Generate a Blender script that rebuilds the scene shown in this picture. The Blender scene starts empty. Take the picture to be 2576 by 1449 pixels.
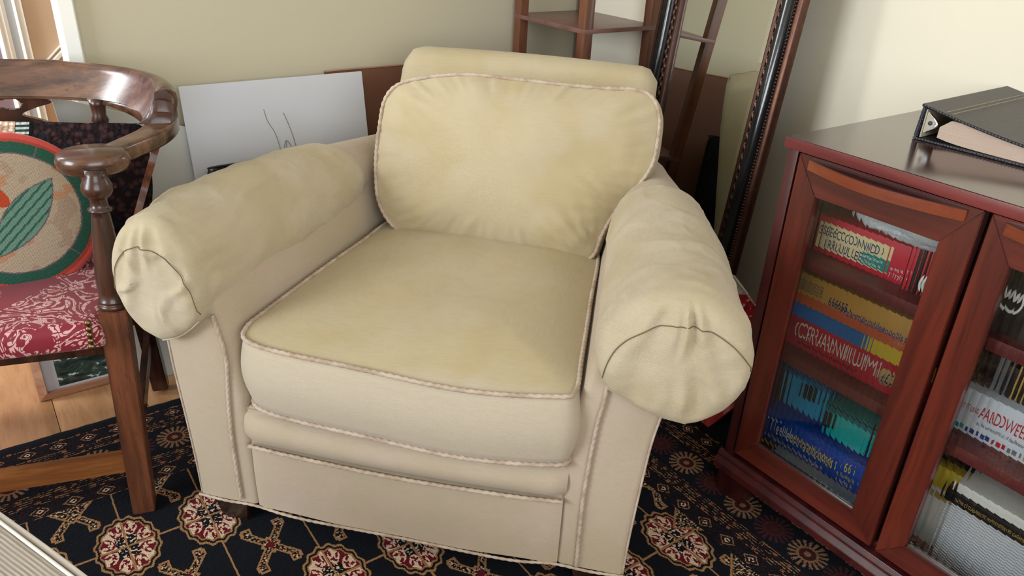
import bpy, bmesh, math, random
import numpy as np
from mathutils import Vector, Matrix, noise
random.seed(7)
PI = math.pi
C = bpy.context.scene.collection
SC = bpy.context.scene

# ------------------------------------------------------------------ camera
cd = bpy.data.cameras.new('camera'); cam = bpy.data.objects.new('camera', cd); C.objects.link(cam)
SC.camera = cam
F_PX, PITCH, ROLL, YAW, CAM_Z = 1932.67, 0.470118896, 0.0508984767, 0.635603029, 1.15
d_ = Vector((math.sin(YAW)*math.cos(PITCH), math.cos(YAW)*math.cos(PITCH), -math.sin(PITCH)))
r_ = Vector((math.cos(YAW), -math.sin(YAW), 0)); u_ = r_.cross(d_)
r2 = r_*math.cos(ROLL)+u_*math.sin(ROLL); u2 = -r_*math.sin(ROLL)+u_*math.cos(ROLL)
cam.matrix_world = Matrix(((r2.x, u2.x, -d_.x, 0), (r2.y, u2.y, -d_.y, 0), (r2.z, u2.z, -d_.z, CAM_Z), (0, 0, 0, 1)))
cd.sensor_width = 36; cd.lens = F_PX*36/2576; cd.clip_start = .02; cd.clip_end = 60

# ------------------------------------------------------------------ world, daylight, exposure
w = bpy.data.worlds.new('world'); SC.world = w; w.use_nodes = True
w.node_tree.nodes['Background'].inputs[0].default_value = (.80, .88, 1.0, 1)
w.node_tree.nodes['Background'].inputs[1].default_value = 1.0
SC.view_settings.view_transform = 'Standard'; SC.view_settings.look = 'None'
SC.view_settings.gamma = 1; SC.view_settings.use_curve_mapping = False
SC.view_settings.exposure = 0.08

def area(name, loc, target, sx, sy, power, col):
    l = bpy.data.lights.new(name, 'AREA'); l.shape = 'RECTANGLE'; l.size = sx; l.size_y = sy
    l.energy = power; l.color = col
    o = bpy.data.objects.new(name, l); C.objects.link(o); o.location = loc
    o.rotation_euler = (Vector(target)-Vector(loc)).to_track_quat('-Z', 'Y').to_euler()
    return o
area('daylight_left_window', (-2.72, 1.02, 1.5), (0, 1.02, 1.1), 1.3, 1.2, 70, (.84, .92, 1.0))
area('daylight_rear_window', (-.4, -2.1, 1.55), (.2, 0, 1.1), 2.2, 1.4, 40, (.90, .95, 1.0))
area('hall_fill', (-1.4, 2.5, 1.6), (.3, 2.6, .9), .7, 1.2, 44, (.96, .98, 1.0))  # added fill to brighten the hall

# ------------------------------------------------------------------ material helpers
class N:
    """a socket of a node tree with arithmetic"""
    def __init__(s, nt, sock): s.nt = nt; s.s = sock
    def _m(s, op, a, b=None, c=None):
        n = s.nt.nodes.new('ShaderNodeMath'); n.operation = op
        for i, v in enumerate((a, b, c)):
            if v is None: continue
            if isinstance(v, N): s.nt.links.new(v.s, n.inputs[i])
            else: n.inputs[i].default_value = v
        return N(s.nt, n.outputs[0])
    def __add__(s, o): return s._m('ADD', s, o)
    def __radd__(s, o): return s._m('ADD', o, s)
    def __sub__(s, o): return s._m('SUBTRACT', s, o)
    def __rsub__(s, o): return s._m('SUBTRACT', o, s)
    def __mul__(s, o): return s._m('MULTIPLY', s, o)
    def __rmul__(s, o): return s._m('MULTIPLY', o, s)
    def __truediv__(s, o): return s._m('DIVIDE', s, o)
    def __gt__(s, o): return s._m('GREATER_THAN', s, o)
    def __lt__(s, o): return s._m('LESS_THAN', s, o)
    def f(s, op, b=None): return s._m(op, s, b)
    def abs(s): return s.f('ABSOLUTE')
    def sin(s): return s.f('SINE')
    def floor(s): return s.f('FLOOR')
    def round(s): return s.f('ROUND')
    def min(s, o): return s.f('MINIMUM', o)
    def max(s, o): return s.f('MAXIMUM', o)

class Mat:
    def __init__(s, name, rough=.6, spec=.5, **kw):
        s.m = bpy.data.materials.new(name); s.m.use_nodes = True; s.nt = s.m.node_tree
        s.b = s.nt.nodes['Principled BSDF']; s.b.inputs['Roughness'].default_value = rough
        s.b.inputs['Specular IOR Level'].default_value = spec
        for k, v in kw.items(): s.b.inputs[k.replace('_', ' ')].default_value = v
        s.tc = s.nt.nodes.new('ShaderNodeTexCoord')
        s._xyz = None
    def n(s, sock): return N(s.nt, sock)
    def vec(s, scale=(1, 1, 1), rot=(0, 0, 0), src='Object', loc=(0, 0, 0)):
        mp = s.nt.nodes.new('ShaderNodeMapping'); mp.inputs['Scale'].default_value = scale
        mp.inputs['Rotation'].default_value = rot; mp.inputs['Location'].default_value = loc
        s.nt.links.new(s.tc.outputs[src], mp.inputs[0]); return mp.outputs[0]
    def xyz(s, v=None):
        if v is None and s._xyz: return s._xyz
        sp = s.nt.nodes.new('ShaderNodeSeparateXYZ'); s.nt.links.new(v or s.tc.outputs['Object'], sp.inputs[0])
        r = tuple(N(s.nt, sp.outputs[i]) for i in range(3))
        if v is None: s._xyz = r
        return r
    def comb(s, x, y, z=0):
        c = s.nt.nodes.new('ShaderNodeCombineXYZ')
        for i, v in enumerate((x, y, z)):
            if isinstance(v, N): s.nt.links.new(v.s, c.inputs[i])
            else: c.inputs[i].default_value = v
        return c.outputs[0]
    def noise(s, v, scale=5, detail=3, rough=.5, dist=0):
        n = s.nt.nodes.new('ShaderNodeTexNoise'); n.inputs['Scale'].default_value = scale
        n.inputs['Detail'].default_value = detail; n.inputs['Roughness'].default_value = rough
        n.inputs['Distortion'].default_value = dist
        s.nt.links.new(v, n.inputs['Vector']); return N(s.nt, n.outputs['Fac'])
    def wave(s, v, scale=5, dist=0, detail=2, dscale=1, direction='X', prof='SIN', kind='BANDS'):
        n = s.nt.nodes.new('ShaderNodeTexWave'); n.wave_type = kind; n.wave_profile = prof
        if kind == 'BANDS': n.bands_direction = direction
        n.inputs['Scale'].default_value = scale; n.inputs['Distortion'].default_value = dist
        n.inputs['Detail'].default_value = detail; n.inputs['Detail Scale'].default_value = dscale
        s.nt.links.new(v, n.inputs['Vector']); return N(s.nt, n.outputs['Fac'])
    def voro(s, v, scale=5, feat='F1', out='Distance', rnd=1):
        n = s.nt.nodes.new('ShaderNodeTexVoronoi'); n.feature = feat; n.inputs['Scale'].default_value = scale
        n.inputs['Randomness'].default_value = rnd
        s.nt.links.new(v, n.inputs['Vector']); return N(s.nt, n.outputs[out])
    def step(s, x, a, b):
        n = s.nt.nodes.new('ShaderNodeMapRange'); n.interpolation_type = 'SMOOTHSTEP'
        s.nt.links.new(x.s, n.inputs[0]); n.inputs[1].default_value = a; n.inputs[2].default_value = b
        return N(s.nt, n.outputs[0])
    def mix(s, fac, a, b):
        n = s.nt.nodes.new('ShaderNodeMix'); n.data_type = 'RGBA'; n.clamp_factor = True
        if isinstance(fac, N): s.nt.links.new(fac.s, n.inputs[0])
        else: n.inputs[0].default_value = fac
        for i, v in ((6, a), (7, b)):
            if isinstance(v, tuple): n.inputs[i].default_value = (*v, 1)
            else: s.nt.links.new(v, n.inputs[i])
        return n.outputs[2]
    def color(s, v):
        if isinstance(v, tuple): s.b.inputs['Base Color'].default_value = (*v, 1)
        else: s.nt.links.new(v, s.b.inputs['Base Color'])
        return s
    def rough(s, v): s.nt.links.new(v.s, s.b.inputs['Roughness']); return s
    def bump(s, h, dist=.001, strength=1):
        n = s.nt.nodes.new('ShaderNodeBump'); n.inputs['Distance'].default_value = dist; n.inputs['Strength'].default_value = strength
        s.nt.links.new(h.s, n.inputs['Height']); s.nt.links.new(n.outputs[0], s.b.inputs['Normal']); return s

def srgb(r, g, b):
    f = lambda c: (c/255/12.92) if c/255 <= .04045 else ((c/255+.055)/1.055)**2.4
    return (f(r), f(g), f(b))

def plain(name, col, rough=.6, spec=.5, var=.12, scale=14, bump=.0003, **kw):
    m = Mat(name, rough, spec, **kw); v = m.vec()
    n = m.noise(v, scale, 4)
    a = tuple(c*(1-var) for c in col); b = tuple(min(1, c*(1+var)) for c in col)
    m.color(m.mix(n, a, b))
    if bump: m.bump(m.noise(v, scale*12, 2), bump, .5)
    return m.m

def fabric(name, c1, c2, c3, weave=900, patch=4.5, bump=.00035, crumple=0, side=None):
    m = Mat(name, .92, .25); m.b.inputs['Sheen Weight'].default_value = .15
    v = m.vec()
    p = m.step(m.noise(v, patch, 3, .55), .38, .66)
    q = m.step(m.noise(m.vec(loc=(3, 7, 1)), patch*1.7, 2, .5), .48, .74)
    col = m.mix(p, c1, c2); col = m.mix(q*.6, col, c3)
    x, y, z = m.xyz()
    if side: col = m.mix(m.step(z+m.noise(v, 12, 2)*.02, .452, .466), side, col)
    tw = ((x+y+z*1.0)*weave).sin()*.5+.5                        # diagonal twill ridges
    sl = m.noise(m.vec((40, 40, 1100)), 1, 2)                    # slubs running across
    sl2 = m.noise(m.vec((900, 900, 40)), 1, 2)
    col = m.mix((tw*.05+m.step(sl, .40, .72)*.16+m.step(sl2, .45, .75)*.06), col, tuple(c*.66 for c in c1))
    m.color(col)
    h = tw*.35+sl*.7+sl2*.25
    if crumple: h = h+m.noise(v, 34, 4, .55, .6)*crumple
    m.bump(h, bump, .8)
    return m.m

def wood(name, dark, light, rough=.3, axis='z', scale=9, coat=0.2, wear=None, bump=.0004):
    m = Mat(name, rough, .5); m.b.inputs['Coat Weight'].default_value = coat; m.b.inputs['Coat Roughness'].default_value = .15
    s = {'x': (.6, 6, 6), 'y': (6, .6, 6), 'z': (6, 6, .6)}[axis]
    v = m.vec(s)
    g = m.noise(v, scale, 5, .6, .8); g2 = m.noise(m.vec(tuple(k*6 for k in s)), scale, 3, .6)
    col = m.mix(m.step(g, .3, .7), dark, light)
    col = m.mix(m.step(g2, .52, .75)*.4, col, tuple(c*.5 for c in dark))
    if wear:
        p = m.step(m.noise(m.vec(tuple(k*.5 for k in s)), 7, 5, .7), .46, .70)
        col = m.mix(p*.6, col, wear)
        col = m.mix(m.step(m.noise(m.vec(), 70, 3), .62, .72)*.5, col, dark)
    m.color(col); m.bump(g2, bump, .4)
    return m.m

# ------------------------------------------------------------------ object helpers
def tag(o, label=None, cat=None, group=None, kind=None):
    if label: o['label'] = label
    if cat: o['category'] = cat
    if group: o['group'] = group
    if kind: o['kind'] = kind
    return o
def empty(name, loc=(0, 0, 0), rz=0):
    o = bpy.data.objects.new(name, None); C.objects.link(o); o.location = loc; o.rotation_euler = (0, 0, rz)
    o.empty_display_size = .05
    return o
def link(name, me, mat, parent=None):
    if mat is not None and not me.materials: me.materials.append(mat)
    o = bpy.data.objects.new(name, me); C.objects.link(o)
    if parent: o.parent = parent
    return o
def mesh(name, verts, faces, mat, parent=None, smooth=True):
    me = bpy.data.meshes.new(name); me.from_pydata([tuple(v) for v in verts], [], faces)
    bm = bmesh.new(); bm.from_mesh(me); bmesh.ops.recalc_face_normals(bm, faces=bm.faces); bm.to_mesh(me); bm.free()
    if smooth: me.polygons.foreach_set('use_smooth', [True]*len(me.polygons))
    return link(name, me, mat, parent)
def bm_obj(name, bm, mat, parent=None, smooth=False):
    bmesh.ops.recalc_face_normals(bm, faces=bm.faces)
    me = bpy.data.meshes.new(name); bm.to_mesh(me); bm.free()
    if smooth:
        me.polygons.foreach_set('use_smooth', [True]*len(me.polygons))
        me.set_sharp_from_angle(angle=.6)
    return link(name, me, mat, parent)
def add_box(bm, lo, hi, bev=0, M=None):
    g = bmesh.ops.create_cube(bm, size=1); vs = g['verts']
    for v in vs:
        v.co = Vector([(lo[i]+hi[i])/2+v.co[i]*(hi[i]-lo[i]) for i in range(3)])
    if bev:
        es = list({e for v in vs for e in v.link_edges})
        r = bmesh.ops.bevel(bm, geom=es, offset=bev, segments=2, affect='EDGES', profile=.6)
        vs = list({v for f in r['faces'] for v in f.verts} | {v for v in vs if v.is_valid})
    if M is not None:
        for v in vs: v.co = M @ v.co
    return vs
def box(name, lo, hi, mat, parent=None, bev=.002, M=None):
    bm = bmesh.new(); add_box(bm, lo, hi, bev, M); return bm_obj(name, bm, mat, parent, smooth=bev > 0)
def hexa(name, pts, mat, parent=None, bev=.001):
    """8 corners: bottom four in order, then top four"""
    bm = bmesh.new(); vs = [bm.verts.new(p) for p in pts]
    for f in ((0, 1, 2, 3), (4, 5, 6, 7), (0, 1, 5, 4), (1, 2, 6, 5), (2, 3, 7, 6), (3, 0, 4, 7)):
        bm.faces.new([vs[i] for i in f])
    bmesh.ops.recalc_face_normals(bm, faces=bm.faces)
    if bev: bmesh.ops.bevel(bm, geom=list(bm.edges), offset=bev, segments=2, affect='EDGES')
    return bm_obj(name, bm, mat, parent, smooth=bev > 0)
def loft(name, secs, mat, parent=None, closed=True, caps=True, smooth=True, sharp=None):
    n = len(secs[0]); V = [p for s in secs for p in s]; Fc = []
    for i in range(len(secs)-1):
        for j in range(n if closed else n-1):
            k = (j+1) % n; Fc.append((i*n+j, i*n+k, (i+1)*n+k, (i+1)*n+j))
    if caps and closed:
        Fc.append(tuple(range(n))); Fc.append(tuple((len(secs)-1)*n+j for j in range(n)))
    o = mesh(name, V, Fc, mat, parent, smooth)
    if sharp: o.data.set_sharp_from_angle(angle=sharp)
    return o
def prism(name, outline, axis, a, b, mat, parent=None, bev=0):
    """outline of 2-D points pushed along an axis (0,1,2) from a to b"""
    def P(p, t):
        q = list(p); q.insert(axis, t); return q
    bm = bmesh.new(); A = [bm.verts.new(P(p, a)) for p in outline]; B = [bm.verts.new(P(p, b)) for p in outline]
    n = len(outline); bm.faces.new(A); bm.faces.new(B)
    for i in range(n): bm.faces.new((A[i], A[(i+1) % n], B[(i+1) % n], B[i]))
    bmesh.ops.recalc_face_normals(bm, faces=bm.faces)
    if bev: bmesh.ops.bevel(bm, geom=list(bm.edges), offset=bev, segments=2, affect='EDGES')
    return bm_obj(name, bm, mat, parent, smooth=True)
def resample(pts, step, closed=False):
    P = [Vector(p) for p in pts]
    if closed: P = P+[P[0]]
    # Catmull-Rom through the points, then equal steps
    out = []; n = len(P)
    for i in range(n-1):
        p1, p2 = P[i], P[i+1]
        p0 = P[i-1] if i else (P[-2] if closed else p1*2-p2)
        p3 = P[i+2] if i+2 < n else (P[1] if closed else p2*2-p1)
        for k in range(12):
            t = k/12
            out.append(.5*((2*p1)+(p2-p0)*t+(2*p0-5*p1+4*p2-p3)*t*t+(3*p1-p0-3*p2+p3)*t**3))
    out.append(P[-1]); L = [0]
    for a, b in zip(out, out[1:]): L.append(L[-1]+(b-a).length)
    m = max(2, int(L[-1]/step)); res = []; j = 0
    for k in range(m+(0 if closed else 1)):
        t = L[-1]*k/m
        while j < len(L)-2 and L[j+1] < t: j += 1
        f = (t-L[j])/max(1e-9, L[j+1]-L[j]); res.append(out[j].lerp(out[j+1], f))
    return res
def tube(name, pts, rad, mat, parent=None, step=.01, closed=False, sides=8, twist=0, lobes=0, lobe=.3, raw=False, flat=1):
    P = pts if raw else resample(pts, step, closed); n = len(P); V = []; Fc = []
    up = Vector((0, 0, 1)); prev = None; s = 0
    for i, p in enumerate(P):
        a = P[(i-1) % n] if (closed or i) else P[0]; b = P[(i+1) % n] if (closed or i < n-1) else P[-1]
        t = (b-a).normalized()
        if prev is None:
            x = t.cross(up);
            if x.length < .2: x = t.cross(Vector((0, 1, 0)))
        else: x = prev-t*prev.dot(t)
        x.normalize(); prev = x; y = t.cross(x)
        if i: s += (p-P[i-1]).length
        R = rad(i/(n-1)) if callable(rad) else rad
        for k in range(sides):
            th = 2*PI*k/sides; rr = R
            if lobes: rr = R*(1-lobe+lobe*abs(math.cos(lobes*.5*(th-twist*s))))
            V.append(p+(x*math.cos(th)+y*math.sin(th)*flat)*rr)
    m = n if closed else n-1
    for i in range(m):
        for k in range(sides):
            k2 = (k+1) % sides; j = (i+1) % n
            Fc.append((i*sides+k, i*sides+k2, j*sides+k2, j*sides+k))
    if not closed: Fc.append(tuple(range(sides))); Fc.append(tuple((n-1)*sides+k for k in range(sides)))
    return mesh(name, V, Fc, mat, parent)
def lathe(name, prof, mat, parent=None, top=(0, 0, 0), bot=(0, 0, 0), seg=24):
    """prof: (radius, t) with t running 0 at bot to 1 at top"""
    b, t = Vector(bot), Vector(top); ax = (t-b); V = []; Fc = []
    x = ax.cross(Vector((0, 1, 0))).normalized(); y = ax.normalized().cross(x)
    for r, k in prof:
        for j in range(seg):
            th = 2*PI*j/seg; V.append(b+ax*k+(x*math.cos(th)+y*math.sin(th))*r)
    for i in range(len(prof)-1):
        for j in range(seg): Fc.append((i*seg+j, i*seg+(j+1) % seg, (i+1)*seg+(j+1) % seg, (i+1)*seg+j))
    Fc.append(tuple(range(seg))); Fc.append(tuple((len(prof)-1)*seg+j for j in range(seg)))
    return mesh(name, V, Fc, mat, parent)
def text(name, s, size, mat, parent, M, ex=.0003, align='LEFT', squeeze=1):
    cu = bpy.data.curves.new(name, 'FONT'); cu.body = s; cu.size = size; cu.extrude = ex; cu.align_x = align
    cu.resolution_u = 3
    cu.materials.append(mat); o = bpy.data.objects.new(name, cu); C.objects.link(o)
    if parent: o.parent = parent
    me = bpy.data.meshes.new_from_object(o); bpy.data.objects.remove(o)
    me.transform(M @ Matrix.Diagonal((squeeze, 1, 1, 1)))
    return link(name, me, mat, parent)
FACE_NX = Matrix(((0, 0, -1, 0), (-1, 0, 0, 0), (0, 1, 0, 0), (0, 0, 0, 1)))    # a sheet facing -x, reading toward -y
def on_face(x, y, z): return Matrix.Translation((x, y, z)) @ FACE_NX
def wob(p, s, seed=0): return noise.noise(Vector(p)*s+Vector((seed, seed*1.7, -seed)))
def lerp_tab(t, tab):
    for (a, x), (b, y) in zip(tab, tab[1:]):
        if t <= b: return x+(y-x)*max(0, (t-a)/(b-a))
    return tab[-1][1]

# ------------------------------------------------------------------ materials
wall_m = plain('painted_wall_cream_shaded', srgb(205, 196, 170), .75, .3, .025, 3, .0002)  # cream paint mixed darker: the back wall's weaker light is in the colour
wallB_m = plain('painted_wall_cream_lit', srgb(240, 232, 210), .75, .3, .025, 3, .0002)  # same cream mixed lighter: the right wall's stronger light is in the colour
ceil_m = plain('white_ceiling', (.82, .81, .77), .9, .2, .02)
white_m = plain('white_gloss_paint', srgb(246, 245, 236), .35, .5, .03, 6, .0001)
hall_m = plain('hall_wall', srgb(214, 188, 160), .8, .3, .05, 5, .0003)
mauve_m = plain('mauve_wall', srgb(150, 128, 135), .8, .3, .05)
greyp_m = plain('pale_grey_panel', srgb(196, 202, 206), .5, .4, .03)
brass_m = plain('brass', srgb(190, 160, 96), .3, .5, .1, 40, .0001, Metallic=1.0)
C1, C2, C3 = srgb(208, 192, 158), srgb(205, 186, 136), srgb(214, 198, 172)
fab_body = fabric('beige_twill', srgb(187, 170, 149), srgb(182, 167, 141), srgb(192, 175, 158), 2700, 5)
fab_seat = fabric('beige_twill_sunned', srgb(190, 175, 143), srgb(185, 168, 130), srgb(194, 181, 154), 2700, 5)
fab_seatc = fabric('beige_twill_sunned_on_top', srgb(189, 174, 140), srgb(185, 168, 129), srgb(192, 178, 149), 2700, 5, side=srgb(194, 181, 160))
fab_cover = fabric('beige_cover_cloth', srgb(195, 182, 155), srgb(188, 174, 141), srgb(200, 188, 168), 2700, 6, .0008, 1.1)
fab_cord = fabric('cord_cloth', srgb(196, 178, 158), srgb(170, 148, 126), srgb(204, 186, 170), 1200, 30)
thread_m = plain('dark_seam', srgb(112, 98, 70), .9)
nail_m = plain('old_brass_nail', srgb(132, 108, 78), .3, .5, .1, 40, .0001, Metallic=1.0)
leg_dark = wood('very_dark_wood', srgb(26, 17, 14), srgb(44, 28, 22), .3)
mahog = wood('mahogany_frame', srgb(70, 26, 20), srgb(108, 42, 28), .3, 'z', 3, .3, bump=.0001)
mahog_h = wood('mahogany_rail', srgb(72, 27, 22), srgb(110, 44, 32), .3, 'y', 3, .3, bump=.0001)
mahog_dk = wood('mahogany_carcass', srgb(52, 18, 20), srgb(78, 28, 28), .32, 'z', 3, .3, bump=.0001)
mahog_edge = wood('mahogany_top_edge', srgb(96, 34, 36), srgb(122, 50, 48), .35, 'y', 3, .2, bump=.0001)
mahog_top = wood('mahogany_top', srgb(58, 34, 32), srgb(74, 44, 40), .17, 'y', 3, .6, bump=.00003)
orange_wood = wood('orange_handle_wood', srgb(108, 46, 25), srgb(130, 60, 34), .3, 'y', 4, .3, bump=.0001)
etag_m = wood('etagere_wood', srgb(84, 46, 30), srgb(124, 76, 52), .4, 'z', 4, .15, bump=.0001)
etag_sh = wood('etagere_shelf_wood', srgb(112, 76, 68), srgb(134, 94, 84), .35, 'x', 4, .2, bump=.0001)
old_wood = wood('old_polished_wood', srgb(48, 30, 22), srgb(98, 64, 44), .25, 'x', 5, .4, srgb(136, 98, 72))
old_leg = wood('old_worn_leg_wood', srgb(72, 40, 26), srgb(122, 72, 46), .4, 'z', 5, .1, srgb(136, 86, 56), bump=.0012)
old_dark = wood('old_dark_wood', srgb(40, 20, 14), srgb(76, 42, 28), .3, 'z', 6, .3)
old_str = wood('old_stretcher_wood', srgb(112, 64, 30), srgb(160, 102, 54), .4, 'x', 5, .1)

def rug_material():
    m = Mat('rug_pattern', .97, .08)
    x0, y0, z = m.xyz(); K = .0017
    jit = m.noise(m.tc.outputs['Object'], 130, 1)
    x = ((x0+jit*.0024)/K).floor()*K; y = ((y0+jit*.0024)/K).floor()*K
    BLK, TAN, CRM, RED = srgb(19, 21, 28), srgb(164, 122, 80), srgb(222, 196, 168), srgb(104, 20, 34)
    DRED = srgb(66, 28, 26)
    # ---- field
    dx = x-.066-((x-.066)/.152).round()*.152; dy = y-1.285-((y-1.285)/.282).round()*.282
    ax, ay = dx.abs(), dy.abs()
    ang = m.n(dx.f('ARCTAN2', dy*.66).s)
    rho = ((dx/.057)*(dx/.057)+(dy/.086)*(dy/.086)).f('SQRT')*(1+((ang*16).sin()*.035))
    line = (ax < .0019).max(ay < .0021)
    col = m.mix(line, BLK, TAN)
    # cross motif between the guls
    ex = x-.142-((x-.142)/.152).round()*.152; ey = y-1.144-((y-1.144)/.282).round()*.282
    bx, by = ex.abs(), ey.abs()
    arm = (bx*1.35-by).abs(); ext = (bx*1.35).max(by)
    hook = ((by-.052).abs().max((bx-.030).abs()*1.2) < .011)
    X = ((arm < .014)*(ext < .058)).max(hook).max((bx+by*.8) < .020)
    Xi = ((arm < .0085)*(ext < .052)).max(((by-.052).abs().max((bx-.030).abs()*1.2) < .007)).max((bx+by*.8) < .014)
    fine = m.noise(m.comb(x, y), 210, 1); spk = fine > .52
    col = m.mix(X, col, TAN); fill = m.mix(spk, BLK, TAN); fill = m.mix((fine > .62), fill, CRM)
    col = m.mix(Xi, col, fill); col = m.mix(((bx+by*.8) < .009), col, RED)
    # gul
    quad = (dx*dy) > 0
    sec = ang*(8/(2*PI)); al = sec-sec.floor()-.5; ala = al.abs()
    blob = ((al*al*6.6)+((rho-.59)*(rho-.59)*17.5)) < 1
    flr = ((ala < .07)*(rho > .44)*(rho < .60)).max(((ala-.20).abs() < .075)*((rho-.60-ala*.35).abs() < .085)).max((ala < .27)*((rho-.50).abs() < .035))
    lit = m.mix(blob, RED, m.mix(flr, CRM, RED)); drk = m.mix(blob, CRM, m.mix(flr, RED, CRM))
    inner = m.mix(quad, drk, lit)
    inner = m.mix((ax < .0022).max(ay < .0024), inner, TAN)
    cross = ((ax < .019)*(ay < .030)); cfill = m.mix((m.noise(m.comb(x, y, 5), 170, 1) > .57), BLK, CRM)
    cfill = m.mix((ax < .0018).max(ay < .002), cfill, TAN)
    inner = m.mix(cross, inner, cfill)
    col = m.mix(rho < 1.0, col, TAN); col = m.mix(rho < .93, col, BLK); col = m.mix(rho < .86, col, TAN); col = m.mix(rho < .81, col, inner)
    # ---- border
    px_, py_ = x-1.045, y-1.452
    side = px_ > py_
    d = px_.max(py_); s = y*side+x*(1-side)
    warp = m.noise(m.comb(x, y, 9), 60, 2)
    # fine broken lines parallel to the edge
    lines = ((d*900).sin()*.6+m.noise(m.comb(s*.25, d*4), 160, 2)*2-1) > .30
    bcol = m.mix(lines, BLK, m.mix(warp > .5, DRED, TAN))
    bits = (((s*2*PI/.034).sin() > .75)*((d*2*PI/.022).sin() > .55)); bcol = m.mix(bits, bcol, srgb(150, 94, 62))
    # diamonds
    def dia(col, dc, per, R):
        t = s-(s/per).round()*per; a = t.abs()+(d-dc).abs()*1.2
        col = m.mix(a < R, col, TAN); col = m.mix(a < R*.80, col, BLK); col = m.mix(a < R*.62, col, DRED)
        col = m.mix(a < R*.42, col, CRM); return m.mix(a < R*.2, col, BLK)
    band = (d-.020).abs() < .018; bcol = m.mix(band, bcol, m.mix(fine > .55, BLK, DRED)); bcol = dia(bcol, .020, .0605, .019)
    band = (d-.226).abs() < .016; bcol = m.mix(band, bcol, m.mix(fine > .55, BLK, DRED)); bcol = dia(bcol, .226, .0605, .018)
    # suns
    per = .082; ks = ((s-.06)/per).round(); t = s-.06-ks*per; e = d-.128
    rr = (t*t+e*e).f('SQRT'); an = t.f('ARCTAN2', e)
    alt = (ks*.5-(ks*.5).floor()) > .2
    sc = m.mix(alt, srgb(142, 104, 74), srgb(74, 34, 36))  # sun colours dimmed: shade over the right border is put into them
    base = (e.abs() < .046); bcol = m.mix(base, bcol, BLK)
    rays = ((an*18).sin() > -.1)*(rr < .040)
    bcol = m.mix(rays, bcol, sc); bcol = m.mix(rr < .022, bcol, sc); bcol = m.mix(rr < .017, bcol, DRED); bcol = m.mix(rr < .007, bcol, sc)
    bcol = m.mix(((t.abs()-.041).abs()+e.abs()) > 9, bcol, TAN)
    bcol = m.mix((fine > .60)*(d < .25)*(rr > .035), bcol, BLK)
    bcol = m.mix(d > .252, bcol, BLK)
    # stepped inner edge of the border with half motifs
    col = m.mix(d > 0, col, bcol)
    scal = s-.142-((s-.142)/.152).round()*.152
    notch = (d+.0)*-1
    edge = ((notch+scal.abs()*1.2) < .050)*(d < 0)*(d > -.06)
    col = m.mix(edge, col, TAN)
    edge2 = ((notch+scal.abs()*1.2) < .044)*(d < 0); col = m.mix(edge2*(d > -.044), col, fill)
    m.color(col)
    m.bump(m.noise(m.comb(x0, y0, 1), 420, 2)+jit, .0025, .9)
    m.b.inputs['Sheen Weight'].default_value = .03
    return m.m
rug_m = rug_material()

def damask_material():
    m = Mat('crimson_damask', .55, .4); m.b.inputs['Sheen Weight'].default_value = .2
    v = m.vec((1, 1, .9)); x, y, z = m.xyz()
    RED, PNK = srgb(128, 16, 38), srgb(214, 164, 160)
    w1 = m.noise(v, 13, 2, .5, 2.2)
    scroll = ((w1*40).sin()) > .12
    leaf = m.voro(m.vec((1, 1, 1)), 34, 'F1') < .42
    big = m.noise(m.vec(loc=(1.3, .2, 0)), 11, 1) > .40
    lines = ((m.noise(v, 22, 1, .5, 1.2)*90).sin()) > .72
    msk = (scroll*big).max(leaf*big*scroll)
    col = m.mix(msk, RED, PNK); col = m.mix(lines*msk, col, srgb(112, 40, 50))
    m.color(col); m.bump(msk, .0006, .6)
    return m.m
damask_m = damask_material()

# ------------------------------------------------------------------ room shell
WX, WY = 1.68, 1.98
def struct(o, label=None): o['kind'] = 'structure'; return o
fl = empty('floor', (0, 0, 0)); struct(fl)
fw = .19; plank_m = []
for k in range(4):
    lo, hi = [(srgb(176, 128, 86), srgb(198, 152, 108)), (srgb(168, 120, 80), srgb(190, 144, 102)), (srgb(182, 136, 94), srgb(202, 158, 116)), (srgb(172, 124, 84), srgb(194, 148, 106))][k]
    plank_m.append(wood('pale_oak_plank_%d' % k, lo, hi, .3, 'y', 5, .25, bump=.00008))
box('subfloor', (-2.9, -2.3, -.06), (WX+.1, 3.05, -.0205), mauve_m, fl, 0)
i = 0; x = .012-15*fw
while x < WX:
    y = -2.2-((i*.37) % 1.1)
    while y < 3.0:
        y2 = y+1.3
        a, b = max(y, -2.2), min(y2, 2.98)
        xa, xb = max(x, -2.8), min(x+fw, WX)
        if b > a and xb > xa: box('plank', (xa+.0006, a+.0006, -.02), (xb-.0006, b-.0006, 0), plank_m[(i*3+int(y*7)) % 4], fl, .0007)
        y = y2
    x += fw; i += 1
struct(box('wall_right', (WX, -2.2, 0), (WX+.1, WY, 2.4), wallB_m, None, 0))
struct(box('wall_back', (.245, WY, 0), (WX+.1, WY+.1, 2.4), wall_m, None, 0))
struct(box('wall_back_left', (-2.8, WY, 0), (-.75, WY+.1, 2.4), wall_m, None, 0))
struct(box('wall_over_doorway', (-.75, WY, 2.02), (.245, WY+.1, 2.4), wall_m, None, 0))
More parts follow.
